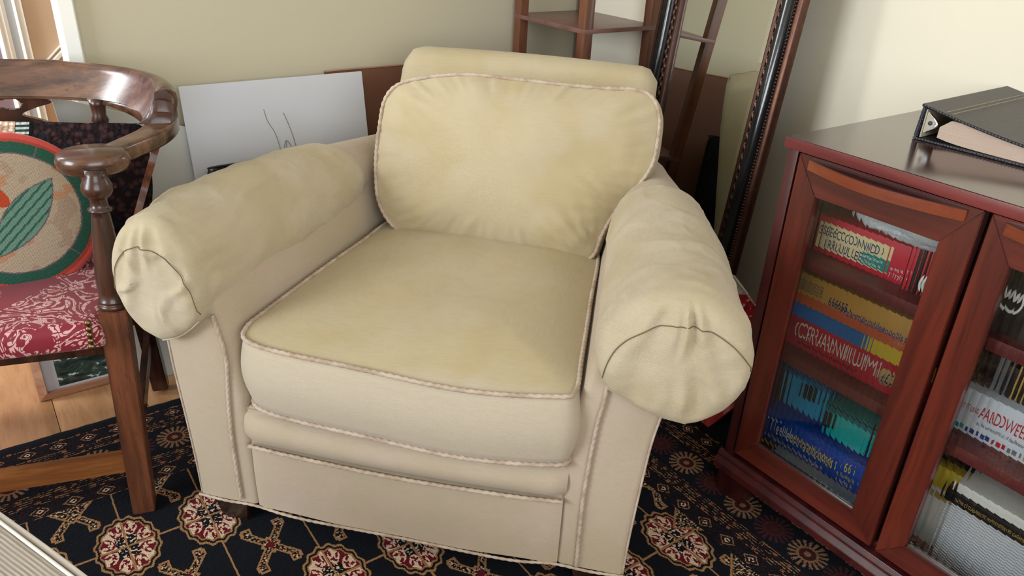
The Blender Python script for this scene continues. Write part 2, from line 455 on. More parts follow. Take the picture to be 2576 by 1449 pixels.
# left wall and rear wall with their window openings
for n_, lo, hi in (('wall_left', (-2.9, -2.2, 0), (-2.8, .2, 2.4)), ('wall_left_far', (-2.9, 1.85, 0), (-2.8, WY+.1, 2.4)), ('wall_left_sill', (-2.9, .2, 0), (-2.8, 1.85, .85)), ('wall_left_head', (-2.9, .2, 2.15), (-2.8, 1.85, 2.4)),
                   ('wall_rear', (-2.9, -2.3, 0), (-1.6, -2.2, 2.4)), ('wall_rear_right', (.8, -2.3, 0), (WX+.1, -2.2, 2.4)), ('wall_rear_sill', (-1.6, -2.3, 0), (.8, -2.2, .8)), ('wall_rear_head', (-1.6, -2.3, 2.25), (.8, -2.2, 2.4))):
    struct(box(n_, lo, hi, wallB_m, None, 0))
struct(box('ceiling', (-2.9, -2.3, 2.4), (WX+.1, 3.08, 2.45), ceil_m, None, 0))
# doorway trim (the white casing at the end of the back wall)
struct(prism('trim_1', [(.212, WY-.012), (.2405, WY-.018), (.245, WY-.010), (.245, WY+.1), (.212, WY+.1)], 2, 0, 2.02, white_m, None, .001))
struct(box('trim_2', (-.79, WY-.018, 0), (-.75, WY+.1, 2.02), white_m, None, .002))
# the hall beyond
struct(box('wall_hall', (.218, 2.95, 0), (WX, 3.02, 2.4), hall_m, None, 0))
struct(box('wall_hall_left', (-2.8, 2.95, 0), (.135, 3.02, 2.4), mauve_m, None, 0))
struct(box('wall_hall_right', (1.2, WY+.1, 0), (1.3, 2.95, 2.4), hall_m, None, 0))
d1 = empty('door_1', (.18, 2.95, 0)); struct(d1)
prism('door_frame', [(-.042, .0), (-.042, -.014), (-.034, -.020), (-.026, -.012), (-.018, -.016), (-.008, -.010), (-.008, 0)], 2, 0, 2.0, white_m, d1)
prism('door_panel', [(-.009, .0), (-.009, -.004), (.013, -.004), (.013, 0)], 2, 0, 2.0, greyp_m, d1)
prism('door_frame', [(.013, .0), (.013, -.016), (.020, -.022), (.024, -.014), (.038, -.018), (.038, 0)], 2, 0, 2.0, white_m, d1)
h = lathe('hinge', [(.004, 0), (.005, .02), (.005, .98), (.004, 1)], brass_m, d1, (-.012, -.022, .612), (-.012, -.022, .555), 12)
# stair string rising across the hall wall
def slant(name, x0, z0, x1, z1, wdt, y0, y1, mat):
    dxx, dz = x1-x0, z1-z0; L = math.hypot(dxx, dz); nx, nz = -dz/L*wdt/2, dxx/L*wdt/2
    return prism(name, [(x0+nx, z0+nz), (x1+nx, z1+nz), (x1-nx, z1-nz), (x0-nx, z0-nz)], 1, y0, y1, mat, None, .0008)
struct(slant('trim_3', .18+.045, .565, .18+.9, 1.34, .011, 2.925, 2.951, white_m))
struct(slant('trim_4', .18+.045, .585, .18+.9, 1.36, .004, 2.938, 2.951, white_m))
struct(box('baseboard_back', (.50, WY-.014, 0), (WX, WY, .07), white_m, None, .002))

# ------------------------------------------------------------------ rug
def make_rug():
    x0, x1, y0, y1 = -1.4, 1.45, -1.2, 1.742
    n, mm = 160, 172; V = []; Fc = []
    for i in range(n+1):
        for j in range(mm+1):
            x = x0+(x1-x0)*i/n; y = y0+(y1-y0)*j/mm
            e = min(i, n-i, j, mm-j)
            if e == 0:
                x += wob((x, y, 0), 40)*.004; y += wob((x, y, 3), 40)*.004
            V.append((x, y, (.009 if e else .0005)+wob((x, y, 1), 5)*.0010))
    for i in range(n):
        for j in range(mm): Fc.append((i*(mm+1)+j, (i+1)*(mm+1)+j, (i+1)*(mm+1)+j+1, i*(mm+1)+j+1))
    return mesh('rug', V, Fc, rug_m)
tag(make_rug(), 'black patterned rug with red and cream medallions under the furniture', 'rug')
RZ = .0085

# ------------------------------------------------------------------ armchair
A_ROT = math.radians(-47.0216)
arm = tag(empty('armchair', (.494, .98, 0), A_ROT), 'large beige upholstered armchair with rolled arms and loose cushions on the rug', 'armchair')
def ush(side, v): return (.11 if side < 0 else -.05)*v       # the arms close in toward the back
def rr_(v): return lerp_tab(v, [(0, .106), (.3, .098), (.5, .086), (.78, .060), (.9, .055)])
def top_(v): return lerp_tab(v, [(0, .655), (.3, .65), (.5, .635), (.78, .602), (.9, .59)])
def ru_(side, v):
    return rr_(v) if side > 0 else min(rr_(v), lerp_tab(v, [(0, .078), (.05, .084), (.13, .103), (.3, .2)]))
def arm_section(side, v, dv=0):
    r = rr_(v); ru = ru_(side, v); zt = top_(v); uc = .335+ru; zc = zt-r
    ob = lerp_tab(v, [(0, .42), (.8, .405)])
    P = [(.295, .07), (.295, .2), (.297, .32), (.306, .42), (.322, .50)]
    a0, a1 = 188, -66
    for k in range(19):
        a = math.radians(a0+(a1-a0)*k/18); P.append((uc+ru*math.cos(a), zc+r*math.sin(a)))
    P += [(ob+.014 if side < 0 else ob+.022, zc-r-.012), (ob+.012, .36), (ob+.005, .25), (ob, .15), (ob-.002, .07)]
    return [((u*side)+ush(side, v), v+dv, z) for u, z in P]
for side in (-1, 1):
    secs = []
    base0 = arm_section(side, 0)
    cx_ = sum(p[0] for p in base0)/len(base0); cz_ = sum(p[2] for p in base0)/len(base0)
    # softly rounded front edge
    for k, (sv, sh) in enumerate(((0, .012), (.003, .005), (.010, 0))):
        s = arm_section(side, sv)
        cen = lambda p: Vector((p[0]+(-side)*0, p[1], p[2]))
        out = []
        n = len(s)
        for i_, p in enumerate(s):
            a, b = Vector(s[(i_-1) % n]), Vector(s[(i_+1) % n]); t = (b-a); t.y = 0; t.normalize()
            nrm = Vector((t.z, 0, -t.x)) * (1 if side > 0 else -1)
            q = Vector(p)+nrm*sh
            if p[2] < .075: q.z = .07
            out.append(q)
        secs.append(out)
    for k in range(1, 15): secs.append(arm_section(side, .82*k/14))
    o = loft('arm', secs, fab_body, arm, sharp=.9)
    tag(o, 'rolled arm nearer the wooden chair' if side < 0 else 'rolled arm nearer the glazed cabinet')
    # twisted cord down the front panel
    pp = {-1: [(-.330, -.004, .49), (-.322, -.004, .45), (-.316, -.004, .405), (-.323, -.004, .32), (-.328, -.004, .227), (-.327, -.004, .082)],
          1: [(.350, -.004, .485), (.347, -.004, .44), (.341, -.004, .40), (.335, -.004, .32), (.331, -.004, .216), (.332, -.004, .075)]}[side]
    tube('piping', pp, .0040, fab_cord, o, .0018, sides=8, twist=230, lobes=2, lobe=.34)
    oo = [(s[0]*1.0, s[1]-.002, s[2]) for s in (arm_section(side, 0)[-5:])]
    oo = [(p[0]-side*.002, .004, p[2]) for p in oo]
    tube('piping', oo, .0022, fab_cord, o, .0025, sides=6)

    # ---- loose arm cover with a gathered front cap
    K = 112
    def cov_section(v, dv, sc):
        r = rr_(max(v, 0))+.010; ru = ru_(side, max(v, 0))+(.010 if side > 0 else .007); zt = top_(max(v, 0))+.009; uc = .335+ru_(side, max(v, 0)); zc = zt-r
        P = []
        a0, a1 = (214, -72) if side > 0 else (214, -84)
        for k in range(K+1):
            a = math.radians(a0+(a1-a0)*k/K); P.append((uc+ru*sc*math.cos(a), zc+r*sc*math.sin(a)+.004*(1-sc)))
        (ua, za), (ub, zb) = P[-1], P[0]; tt = [(q+.5)/14 for q in range(14)]
        if v < .015: ch = [(ua+(ub-ua)*t, za+(zb-za)*t-.010*math.sin(PI*t)*sc) for t in tt]
        else: ch = [(ua+(ub-ua)*t, za+(zb-za)*t+.004) for t in tt]
        return [((u*side)+ush(side, v), v+dv, z) for u, z in P+ch]
    def crease(q, s_, sd):              # sharp ridged folds
        n_ = 1-abs(wob(q, s_, sd)); return max(0, n_-.86)*7
    vend = .53 if side < 0 else .50
    secs = []; M_ = 96
    for k in range(M_+1):
        v = vend-vend*k/M_; s = cov_section(v, 0, 1)
        out = []
        ctr = Vector(((.335+ru_(side, v))*side+ush(side, v), 0, top_(v)-rr_(v)))
        for j, p in enumerate(s):
            q = Vector(p)
            if j <= K:
                tip = max(0, 1-k/22)
                q.y += (.045 if side < 0 else -.01)*(1-2*j/K)*tip
                rad = Vector((q.x-ctr.x, 0, q.z-ctr.z)).normalized()
                amp = .0034*abs(wob(q, 9, 3+side))*2+.0012*wob(q, 30, 5)+.0020*crease((q.x, q.y*.8, q.z), 8, 11+side)+.0013*crease(q, 17, 21+side)
                fr = max(0, 1-v/.09); amp += fr*.0016*math.sin(j*.42+9*wob(q, 9, 2))
                amp += .0022*max(0, 1-j/9)*.6
                if k < 3: amp -= .0018*(3-k)
                q += rad*amp
            out.append(q)
        secs.append(out)
    d0 = 1.0 if side > 0 else .72
    FOLDS = [(-.42, .06, .005), (-.26, .05, -.004), (-.05, .06, .004), (.10, .045, .007), (.20, .045, -.007), (.31, .045, .006), (.42, .05, -.004)] if side > 0 else [(-.35, .05, .004), (-.2, .05, -.003), (-.02, .05, .005), (.12, .05, -.004), (.24, .05, .005), (.38, .05, -.004)]
    cap = [(-.007, 1.0), (-.014, .997), (-.021, .985), (-.028, .965), (-.034, .935), (-.039, .90), (-.042, .86), (-.0445, .82), (-.0465, .77), (-.048, .72), (-.0495, .66), (-.051, .60), (-.0525, .53), (-.0535, .45), (-.0545, .36), (-.055, .27), (-.055, .18), (-.055, .09)]
    for dv, sc in cap:
        s = cov_section(0, dv*d0, sc); out = []
        uc = (.335+ru_(side, 0))*side; zc = top_(0)-rr_(0)
        for j, p in enumerate(s):
            q = Vector(p)
            th = math.atan2(q.z-zc, (q.x-uc)*side)
            fa = math.atan2(q.x-uc, (zc+.17)-q.z); cd_ = Vector((fa*3.2, sc*.35, side*2.2))
            inn = max(0, min(1, (.96-sc)*4.5))
            w_ = min(1, sc*2.2)
            hemf = max(0, min(1, (q.z-(zc-.095))/.05))
            for f0, fw_, fa_ in FOLDS: q.y -= inn*w_*fa_*math.exp(-((fa*side-f0-.05*wob(q, 14, 3))/fw_)**2)*(.25+.75*hemf)
            q.y += .0030*wob(q, 22, 7)+.0012*wob(q, 60, 9)-(.007*crease(q, 13, 33+side)*inn if side < 0 else 0)
            # the gathered cloth sags toward the hem
            q.z -= .006*inn*(1-inn*.3)*max(0, -math.sin(th))
            out.append(q)
        secs.append(out)
    cv = loft('arm_cover', secs, fab_cover, arm, sharp=1.3)
    tag(cv, 'loose creased arm cover on the arm nearer the wooden chair' if side < 0 else 'loose creased arm cover on the arm nearer the cabinet')
    # seam across the cap: low at both ends, cut lower than the roll on top
    ring0 = M_+1; scs = [c_[1] for c_ in cap]; seam = []
    n_pts = 44; ja, jb = 3, (84 if side > 0 else 88)
    for k in range(n_pts+1):
        t = k/n_pts; j = ja+(jb-ja)*t; want = .97-.37*math.sin(PI*min(1, t*1.02))**.8
        m_ = 0
        while m_ < len(scs)-2 and scs[m_+1] > want: m_ += 1
        f = max(0, min(1, (scs[m_]-want)/max(1e-6, scs[m_]-scs[m_+1])))
        j0 = int(j); fj = j-j0
        g = lambda mm: secs[ring0+mm][j0].lerp(secs[ring0+mm][j0+1], fj)
        seam.append(g(m_).lerp(g(m_+1), f)+Vector((0, -.0017, .0010)))
    tube('seam', seam, .0008, thread_m, cv, sides=5, raw=True)
    hem_in = [Vector(s[0])+Vector((-side*.0012, 0, -.001)) for s in secs[6:M_+3]]
    tube('hem', hem_in[::3], .0015, fab_cover, cv, sides=6, raw=True)
    r0 = secs[M_+4]; hem_f = [Vector(r0[j])+Vector((0, -.0005, -.0005)) for j in list(range(K, K+15, 2))+[0]]
    tube('hem', hem_f, .0018, fab_cover, cv, .004, sides=6)
# base
def rounded_front(name, u0, u1, v0, v1, z0, z1, r, mat, bulge=0, sag=0, taper=0, nu=40):
    secs = []
    for k in range(nu+1):
        t = k/nu; u = u0+(u1-u0)*t; e = min(t, 1-t)*(u1-u0)
        er = max(0, 1-e/.03); ins = .012*er**2
        b = bulge*math.sin(PI*t); sg = sag*math.sin(PI*t)
        P = [(v1, z0+sg)]
        P.append((v0+ins, z0+sg))
        rz = min(r, (z1-z0)/2)
        for a in range(7):
            th = a/6*PI/2; P.append((v0+ins-b+r-r*math.cos(th)*1.0-0, z1-rz+rz*math.sin(th)+0)) if False else None
        for a in range(13):
            th = PI/2*(-1+a/6)
            P.append((v0+ins+r*(1-math.cos(th))-b*math.cos(th), (z0+z1)/2+((z1-z0)/2)*math.sin(th)+sg))
        P.append((v1, z1+sg))
        P = [P[0]]+[p for p in P[2:]]
        secs.append([(u, v, z) for v, z in P])
    return loft(name, secs, mat, arm, sharp=1.0)
base = hexa('base', [(-.296, .004, .068), (.298, .004, .068), (.262, .80, .068), (-.205, .80, .068), (-.296, .004, .30), (.298, .004, .30), (.262, .80, .30), (-.205, .80, .30)], fab_body, arm, .004)
def wavy_panel():
    secs = []
    for k in range(41):
        t = k/40; u = -.292+.589*t; zb = .070-.004*math.sin(PI*t)+.004*math.sin(5*PI*t)*.4; e = 1 if 0 < k < 40 else 0
        f = -.004*e-.003*math.sin(PI*t)
        secs.append([(u, .012, zb), (u, f, zb), (u, f-.002, zb+.05), (u, f-.002, .16), (u, f, .222-.006*math.sin(PI*t)), (u, .012, .222-.006*math.sin(PI*t))])
    return loft('front_panel', secs, fab_body, arm, sharp=.8)
fp = wavy_panel()
rl = rounded_front('front_border', -.300, .302, -.016, .12, .222, .292, .03, fab_body, .006, -.006)
tube('piping', [(-.292, -.010, .222), (-.2, -.014, .2195), (0, -.017, .216), (.2, -.014, .2195), (.298, -.010, .224)], .0042, fab_cord, rl, .0018, sides=8, twist=230, lobes=2, lobe=.34)
bp = [(-.420, -.002, .071), (-.36, -.004, .069), (-.30, -.004, .070), (-.2, -.009, .064), (0, -.010, .066), (.2, -.009, .063), (.29, -.005, .071), (.36, -.004, .068), (.418, -.002, .070)]
tube('piping', bp, .0030, fab_cord, base, .0022, sides=8, twist=230, lobes=2, lobe=.34)
# skirt of body fabric around sides is part of the arms; back panel
hexa('back_panel', [(-.29, .78, .068), (.33, .78, .068), (.33, .86, .068), (-.29, .86, .068), (-.262, .76, .50), (.35, .76, .50), (.35, .93, .50), (-.262, .93, .50)], fab_body, arm, .012)
# back frame
def back_frame():
    prof = [(.60, .30), (.66, .52), (.715, .64), (.775, .752), (.800, .792), (.822, .810), (.860, .808), (.950, .790), (.992, .778), (1.004, .755), (.985, .64), (.925, .40), (.90, .30)]
    cz = .56; secs = []; L, R_ = -.262, .352
    for k in range(31):
        t = k/30; u = L+(R_-L)*t; e = min(t, 1-t)*(R_-L)
        s = 1-.16*max(0, 1-e/.035)**2.2
        zt = .006*math.sin(PI*t)-.004*(t-.5)
        secs.append([(u, .78+(v-.78)*(1-(1-s)*.6), z if z < .5 else .5+(z-.5)*(1-.10*max(0, 1-e/.035)**2.2)+zt) for v, z in prof])
    return loft('backrest', secs, fab_seat, arm, sharp=1.1)
bf = back_frame()
bp_n = 13
me_ = bf.data
for k_ in (2, 28):
    ring = [me_.vertices[k_*bp_n+q].co.copy() for q in range(7, 13)]
    tube('piping', ring, .0018, fab_seat, bf, .004, sides=6)
# seat cushion
def seat_cushion():
    # plan outline of the cushion, counter-clockwise from the front left corner
    out = [(-.262, -.012), (-.17, -.030), (0, -.036), (.16, -.034), (.272, -.024), (.300, -.004), (.297, .10), (.288, .30), (.272, .56), (.20, .60), (-.12, .60), (-.215, .58), (-.240, .44), (-.264, .28), (-.286, .10), (-.290, .03)]
    P = resample([(a, b, 0) for a, b in out], .012, True); n = len(P); c = Vector((.01, .28, 0))
    zt, zb = .452, .312
    rows = []
    for s in (.02, .15, .3, .45, .6, .72, .82, .9, .96, .99, 1.0): rows.append(('t', s))
    V = []; Fc = []
    def sagz(p): return -.012*math.exp(-((p.x-.12)/.14)**2)*math.exp(-max(0, p.y)/.1)
    for kind, s in rows:
        for p in P:
            q = c+(p-c)*s; d = 1-s**3.2
            q.z = zt+.030*d-.004*(1-s)+sagz(q)*s*1.0+wob(q, 7, 1)*.003*(1-s)*3
            V.append(q)
    for k in range(1, 8):
        t = k/8; bl = .013*math.sin(PI*t)
        for i_, p in enumerate(P):
            nrm = (p-c).normalized(); tt = (P[(i_+1) % n]-P[i_-1]).normalized(); nrm = Vector((tt.y, -tt.x, 0))
            q = p+nrm*bl; q.z = zt+(zb-zt)*t+sagz(p); q.y += .006*t
            V.append(q)
    for s in (1.0, .97, .9, .7, .4, .02):
        for p in P:
            q = c+(p-c)*s; q.z = zb+sagz(q)-.006*(1-s**4); q.y += .006; V.append(q)
    m = len(V)//n
    for a in range(m-1):
        for j in range(n): Fc.append((a*n+j, a*n+(j+1) % n, (a+1)*n+(j+1) % n, (a+1)*n+j))
    Fc.append(tuple(range(n))); Fc.append(tuple((m-1)*n+j for j in range(n)))
    o = mesh('seat_cushion', V, Fc, fab_seatc, arm)
    up = [Vector((p.x, p.y, zt+sagz(p)+.002)) + Vector((0, -.002 if p.y < .02 else 0, 0)) for p in P]
    lo = [Vector((p.x, p.y+.004, zb+sagz(p))) for p in P]
    for L in (up, lo): tube('piping', L, .0044, fab_cord, o, .0018, closed=True, sides=8, twist=230, lobes=2, lobe=.34)
    return o
seat_cushion()
# back cushion from its outline
BC = [(-.171, .508, .46), (-.207, .518, .483), (-.234, .535, .522), (-.245, .555, .571), (-.25, .576, .621), (-.249, .597, .671), (-.244, .62, .725), (-.218, .634, .76), (-.155, .643, .781), (-.056, .649, .795), (.053, .649, .794), (.159, .648, .792), (.245, .648, .792), (.313, .649, .795), (.349, .644, .783), (.369, .63, .75), (.373, .611, .704), (.368, .589, .653), (.341, .568, .603), (.305, .548, .555), (.282, .527, .505), (.271, .508, .465), (.250, .501, .449), (.217, .5, .449), (.172, .502, .453), (.081, .506, .461), (-.039, .509, .466), (-.132, .507, .462)]
def pillow(name, outline, nrm, thick, dome, mat, parent, back=.5, step=.012, wr=.004, seed=1, pull=None, ripple=0):
    P = resample(outline, step, True); n = len(P); c = sum(P, Vector())/n; nrm = Vector(nrm).normalized(); V = []; Fc = []; r = 0
    for s in (.03, .10, .18, .26, .34, .42, .50, .57, .64, .70, .76, .81, .86, .90, .935, .96, .98, .992, 1.0):
        for p in P:
            q = c+(p-c)*s; d = (1-s**2.6)
            e_ = 0
            if pull:
                for (pu, pz, sp) in pull:
                    dx_, dz_ = q.x-pu, q.z-pz; rr2 = math.hypot(dx_, dz_); th_ = math.atan2(dz_, dx_)
                    e_ += .0050*math.exp(-(rr2/sp)**2)*min(1, rr2/.03)*math.sin(th_*19+3*wob(q, 8, seed))
            q = q+nrm*(dome*d+wr*(1-s**6)*(wob(q, 6, seed)*1.6+wob(q, 18, seed+3)*.6)+ripple*(s > .8)*(s < .99)*wob(p, 60, seed+5)+e_*(1-s**8))
            V.append(q)
    for k in range(1, 9):
        t = k/9
        for p in P: V.append(p+(p-c).normalized()*(.013*math.sin(PI*t)-.02*t*t)-nrm*thick*t+nrm*0)
    for s in (.93, .8, .6, .3, .03):
        for p in P: V.append(c+(p-c)*s*.985-nrm*(thick+dome*back*(1-s**2)))
    m = len(V)//n
    for a in range(m-1):
        for j in range(n): Fc.append((a*n+j, a*n+(j+1) % n, (a+1)*n+(j+1) % n, (a+1)*n+j))
    Fc.append(tuple(range(n))); Fc.append(tuple((m-1)*n+j for j in range(n)))
    return mesh(name, V, Fc, mat, parent), P, nrm
o, P_, nn = pillow('back_cushion', BC, (0, -.92, .39), .085, .052, fab_seat, arm, .3, .008, .006, 2, pull=[(.33, .55, .13), (-.20, .47, .07), (.27, .455, .09), (-.22, .75, .08)], ripple=.005)
tube('piping', [p+nn*.002 for p in P_], .0045, fab_cord, o, .0018, closed=True, sides=8, twist=230, lobes=2, lobe=.34)
tube('piping', [p-nn*.080+(p-Vector((.06, .57, .62))).normalized()*-.004 for p in P_], .0034, fab_cord, o, .003, closed=True, sides=6)
# legs
def taper_leg(name, cx, cy, w0, w1, z1, mat, parent, dx=0, dy=0):
    a, b = w0/2, w1/2
    return hexa(name, [(cx-a+dx, cy-a+dy, RZ), (cx+a+dx, cy-a+dy, RZ), (cx+a+dx, cy+a+dy, RZ), (cx-a+dx, cy+a+dy, RZ), (cx-b, cy-b, z1), (cx+b, cy-b, z1), (cx+b, cy+b, z1), (cx-b, cy+b, z1)], mat, parent, .0015)
taper_leg('leg', -.358, .042, .054, .078, .08, leg_dark, arm, 0, -.002); taper_leg('leg', .358, .046, .054, .078, .08, leg_dark, arm)
taper_leg('leg', -.25, .74, .046, .06, .08, leg_dark, arm); taper_leg('leg', .30, .74, .046, .06, .08, leg_dark, arm)

# ------------------------------------------------------------------ corner chair
CR = math.atan2(-.287, .958)
cch = tag(empty('corner_chair', (-.13, 1.46, 0), CR), 'antique dark wooden elbow chair with crimson floral seat beside the armchair', 'chair')
# front leg: square block below the seat, turned post above
def leg_q(s, t, z, w): return [(s-w, t-w, z), (s+w, t-w, z), (s+w, t+w, z), (s-w, t+w, z)]
hexa('leg', leg_q(.259, -.007, RZ, .0205)+leg_q(.280, -.005, .470, .0235), old_leg, cch, .002)
hexa('leg', leg_q(-.259, -.007, RZ, .0185)+leg_q(-.280, -.005, .470, .0215), old_leg, cch, .002)
hexa('leg', leg_q(.262, .435, RZ, .018)+leg_q(.245, .400, .470, .020), old_dark, cch, .002)
hexa('leg', leg_q(-.262, .435, RZ, .018)+leg_q(-.245, .400, .470, .020), old_dark, cch, .002)
post = [(.021, 0), (.0245, .012), (.0255, .03), (.0235, .045), (.020, .052), (.0235, .06), (.0235, .072), (.0215, .08), (.0225, .14), (.0225, .25), (.0205, .40), (.0175, .58), (.0150, .68), (.0140, .715), (.0185, .722), (.0190, .732), (.0150, .74), (.0135, .77), (.0135, .80), (.0160, .815), (.0215, .835), (.0245, .865), (.0240, .895), (.0200, .93), (.0165, .96), (.0165, 1)]
lathe('post', post, old_dark, cch, (.2945, -.004, .722), (.280, -.005, .468))
lathe('post', post, old_dark, cch, (-.2945, -.004, .722), (-.280, -.005, .468))
for sx in (-1, 1):
    lathe('spindle', [(.014, 0), (.017, .1), (.015, .3), (.013, .6), (.012, .78), (.017, .84), (.013, .88), (.015, .95), (.018, 1)], old_dark, cch, (.250*sx, .410, .742), (.245*sx, .400, .466), 18)
# seat rails
for a, b in (((-.27, -.024), (.27, -.004)), ((-.25, .395), (.25, .42))):
    box('seat_rail', (a[0], a[1], .385), (b[0], b[1], .428), old_dark, cch, .002)
for sx in (-1, 1):
    hexa('seat_rail', [(sx*.262, .01, .385), (sx*.284, .01, .385), (sx*.258, .40, .385), (sx*.236, .40, .385), (sx*.262, .01, .428), (sx*.284, .01, .428), (sx*.258, .40, .428), (sx*.236, .40, .428)], old_dark, cch, .001)
    hexa('stretcher', [(sx*.256, .01, .118), (sx*.272, .01, .118), (sx*.264, .42, .150), (sx*.250, .42, .150), (sx*.256, .01, .155), (sx*.272, .01, .155), (sx*.264, .42, .182), (sx*.250, .42, .182)], old_dark, cch, .001)
box('stretcher', (-.25, -.020, .112), (.25, .006, .150), old_str, cch, .0025)
box('stretcher', (-.25, .42, .20), (.25, .436, .235), old_dark, cch, .002)
# seat
def seat_pad():
    out = [(-.262, -.040), (0, -.047), (.262, -.040), (.272, .03), (.262, .2), (.236, .392), (0, .40), (-.236, .392), (-.262, .2), (-.272, .03)]
    out = [(-.258, -.042), (-.13, -.046), (0, -.048), (.13, -.046), (.252, -.042), (.258, -.02), (.268, .03), (.258, .2), (.240, .37), (.226, .39), (0, .398), (-.226, .39), (-.240, .37), (-.258, .2), (-.268, .03), (-.262, -.02)]
    P = resample([(a, b, 0) for a, b in out], .012, True); n = len(P); c = Vector((0, .17, 0)); V = []; Fc = []
    rows = [(s, .455+.014*(1-s**2.2)) for s in (.03, .2, .4, .58, .72, .83, .91, .96)]+[(.99, .448), (1.0, .438), (1.003, .425), (1.0, .412), (.99, .410)]
    for s, z in rows:
        for p in P: q = c+(p-c)*s; q.z = z; V.append(q)
    m = len(rows)
    for a in range(m-1):
        for j in range(n): Fc.append((a*n+j, a*n+(j+1) % n, (a+1)*n+(j+1) % n, (a+1)*n+j))
    Fc.append(tuple(range(n))); Fc.append(tuple((m-1)*n+j for j in range(n)))
    return mesh('seat', V, Fc, damask_m, cch)
st = seat_pad()
for k in range(5):
    bm = bmesh.new(); bmesh.ops.create_uvsphere(bm, u_segments=12, v_segments=6, radius=.0058)
    for v in bm.verts: v.co = Vector((v.co.x, v.co.y*.7, v.co.z))+Vector((.243-.0005*k, -.046, .4625-.0118*k))
    bm_obj('brass_nail', bm, nail_m, st, True)
# arm rail: flat bow with paddle ends; the crest rides on its back half
RAIL = [(.30, .035), (.335, .09), (.372, .16), (.385, .235), (.368, .31), (.325, .38), (.255, .435), (.15, .472), (0, .488)]
def arc_full(pts): return pts+[(-a, b) for a, b in pts[-2::-1]]
def rail_mesh(name, path, wfun, z0f, z1fun, mat, lean=0, sect=None, step=.012):
    P = resample([(a, b, 0) for a, b in path], step); n = len(P); secs = []
    for i_, p in enumerate(P):
        t = (P[min(i_+1, n-1)]-P[max(i_-1, 0)]).normalized(); nr = Vector((t.y, -t.x, 0))
        if nr.dot(p-Vector((0, .1, 0))) < 0: nr = -nr
        f = i_/(n-1); wd = wfun(f); zt = z1fun(f); zb = z0f(f) if callable(z0f) else z0f
        S = []
        for (a, b) in sect: S.append(p+nr*(a*wd+lean*b)+Vector((0, 0, zb+(zt-zb)*b)))
        secs.append(S)
    return loft(name, secs, mat, cch, sharp=.9)
flat_sec = [(-.5, .15), (-.46, 0.03), (-.38, 0), (.38, 0), (.46, .03), (.5, .15), (.5, .8), (.45, .95), (.35, 1), (-.35, 1), (-.45, .95), (-.5, .8)]
rail = rail_mesh('arm_rail', arc_full(RAIL), lambda f: .036+.022*min(1, 6*min(f, 1-f))**1, lambda f: lerp_tab(min(f, 1-f), [(0, .712), (.22, .714), (.32, .734), (.5, .737)]), lambda f: .7425, old_wood, 0, flat_sec)
for sx in (-1, 1):
    V = []; Fc = []; n = 32
    prof = [(.0, .706), (.034, .706), (.045, .709), (.050, .717), (.0515, .727), (.049, .737), (.043, .742), (.0, .744)]
    for r, z in prof:
        for j in range(n):
            th = 2*PI*j/n; V.append(((.288+r*1.12*math.cos(th))*sx, .038+r*.92*math.sin(th), z))
    for a in range(len(prof)-1):
        for j in range(n): Fc.append((a*n+j, a*n+(j+1) % n, (a+1)*n+(j+1) % n, (a+1)*n+j))
    mesh('arm_pad', V, Fc, old_wood, cch)
crest_sec = [(-.55, 0), (-.50, .10), (-.30, .42), (-.18, .75), (-.10, .95), (.05, 1.02), (.25, .98), (.42, .86), (.50, .6), (.50, .0)]
CRP = [(.383, .232), (.366, .308), (.325, .378), (.255, .435), (.15, .472), (0, .488)]
def crest_h(f):
    e = min(f, 1-f)
    return lerp_tab(e, [(0, .795), (.03, .800), (.30, .803), (.335, .806), (.40, .806), (.5, .806)])
crest = rail_mesh('crest_rail', arc_full(CRP), lambda f: .056, .742, crest_h, old_wood, .012, crest_sec, .008)
for sx in (-1, 1):
    secs = []
    for dt, hf in ((0, 1.0), (.006, .99), (.010, .80), (.012, .74), (.018, .72), (.022, .55), (.025, .34), (.040, .22), (.044, .02)):
        sec_ = []
        for a, b in crest_sec: sec_.append(Vector((sx*(.386-.25*dt+a*.056), .234-dt, .7425+(.795-.7425)*b*hf)))
        secs.append(sec_)
    loft('crest_end', secs, old_dark, crest, sharp=.6)
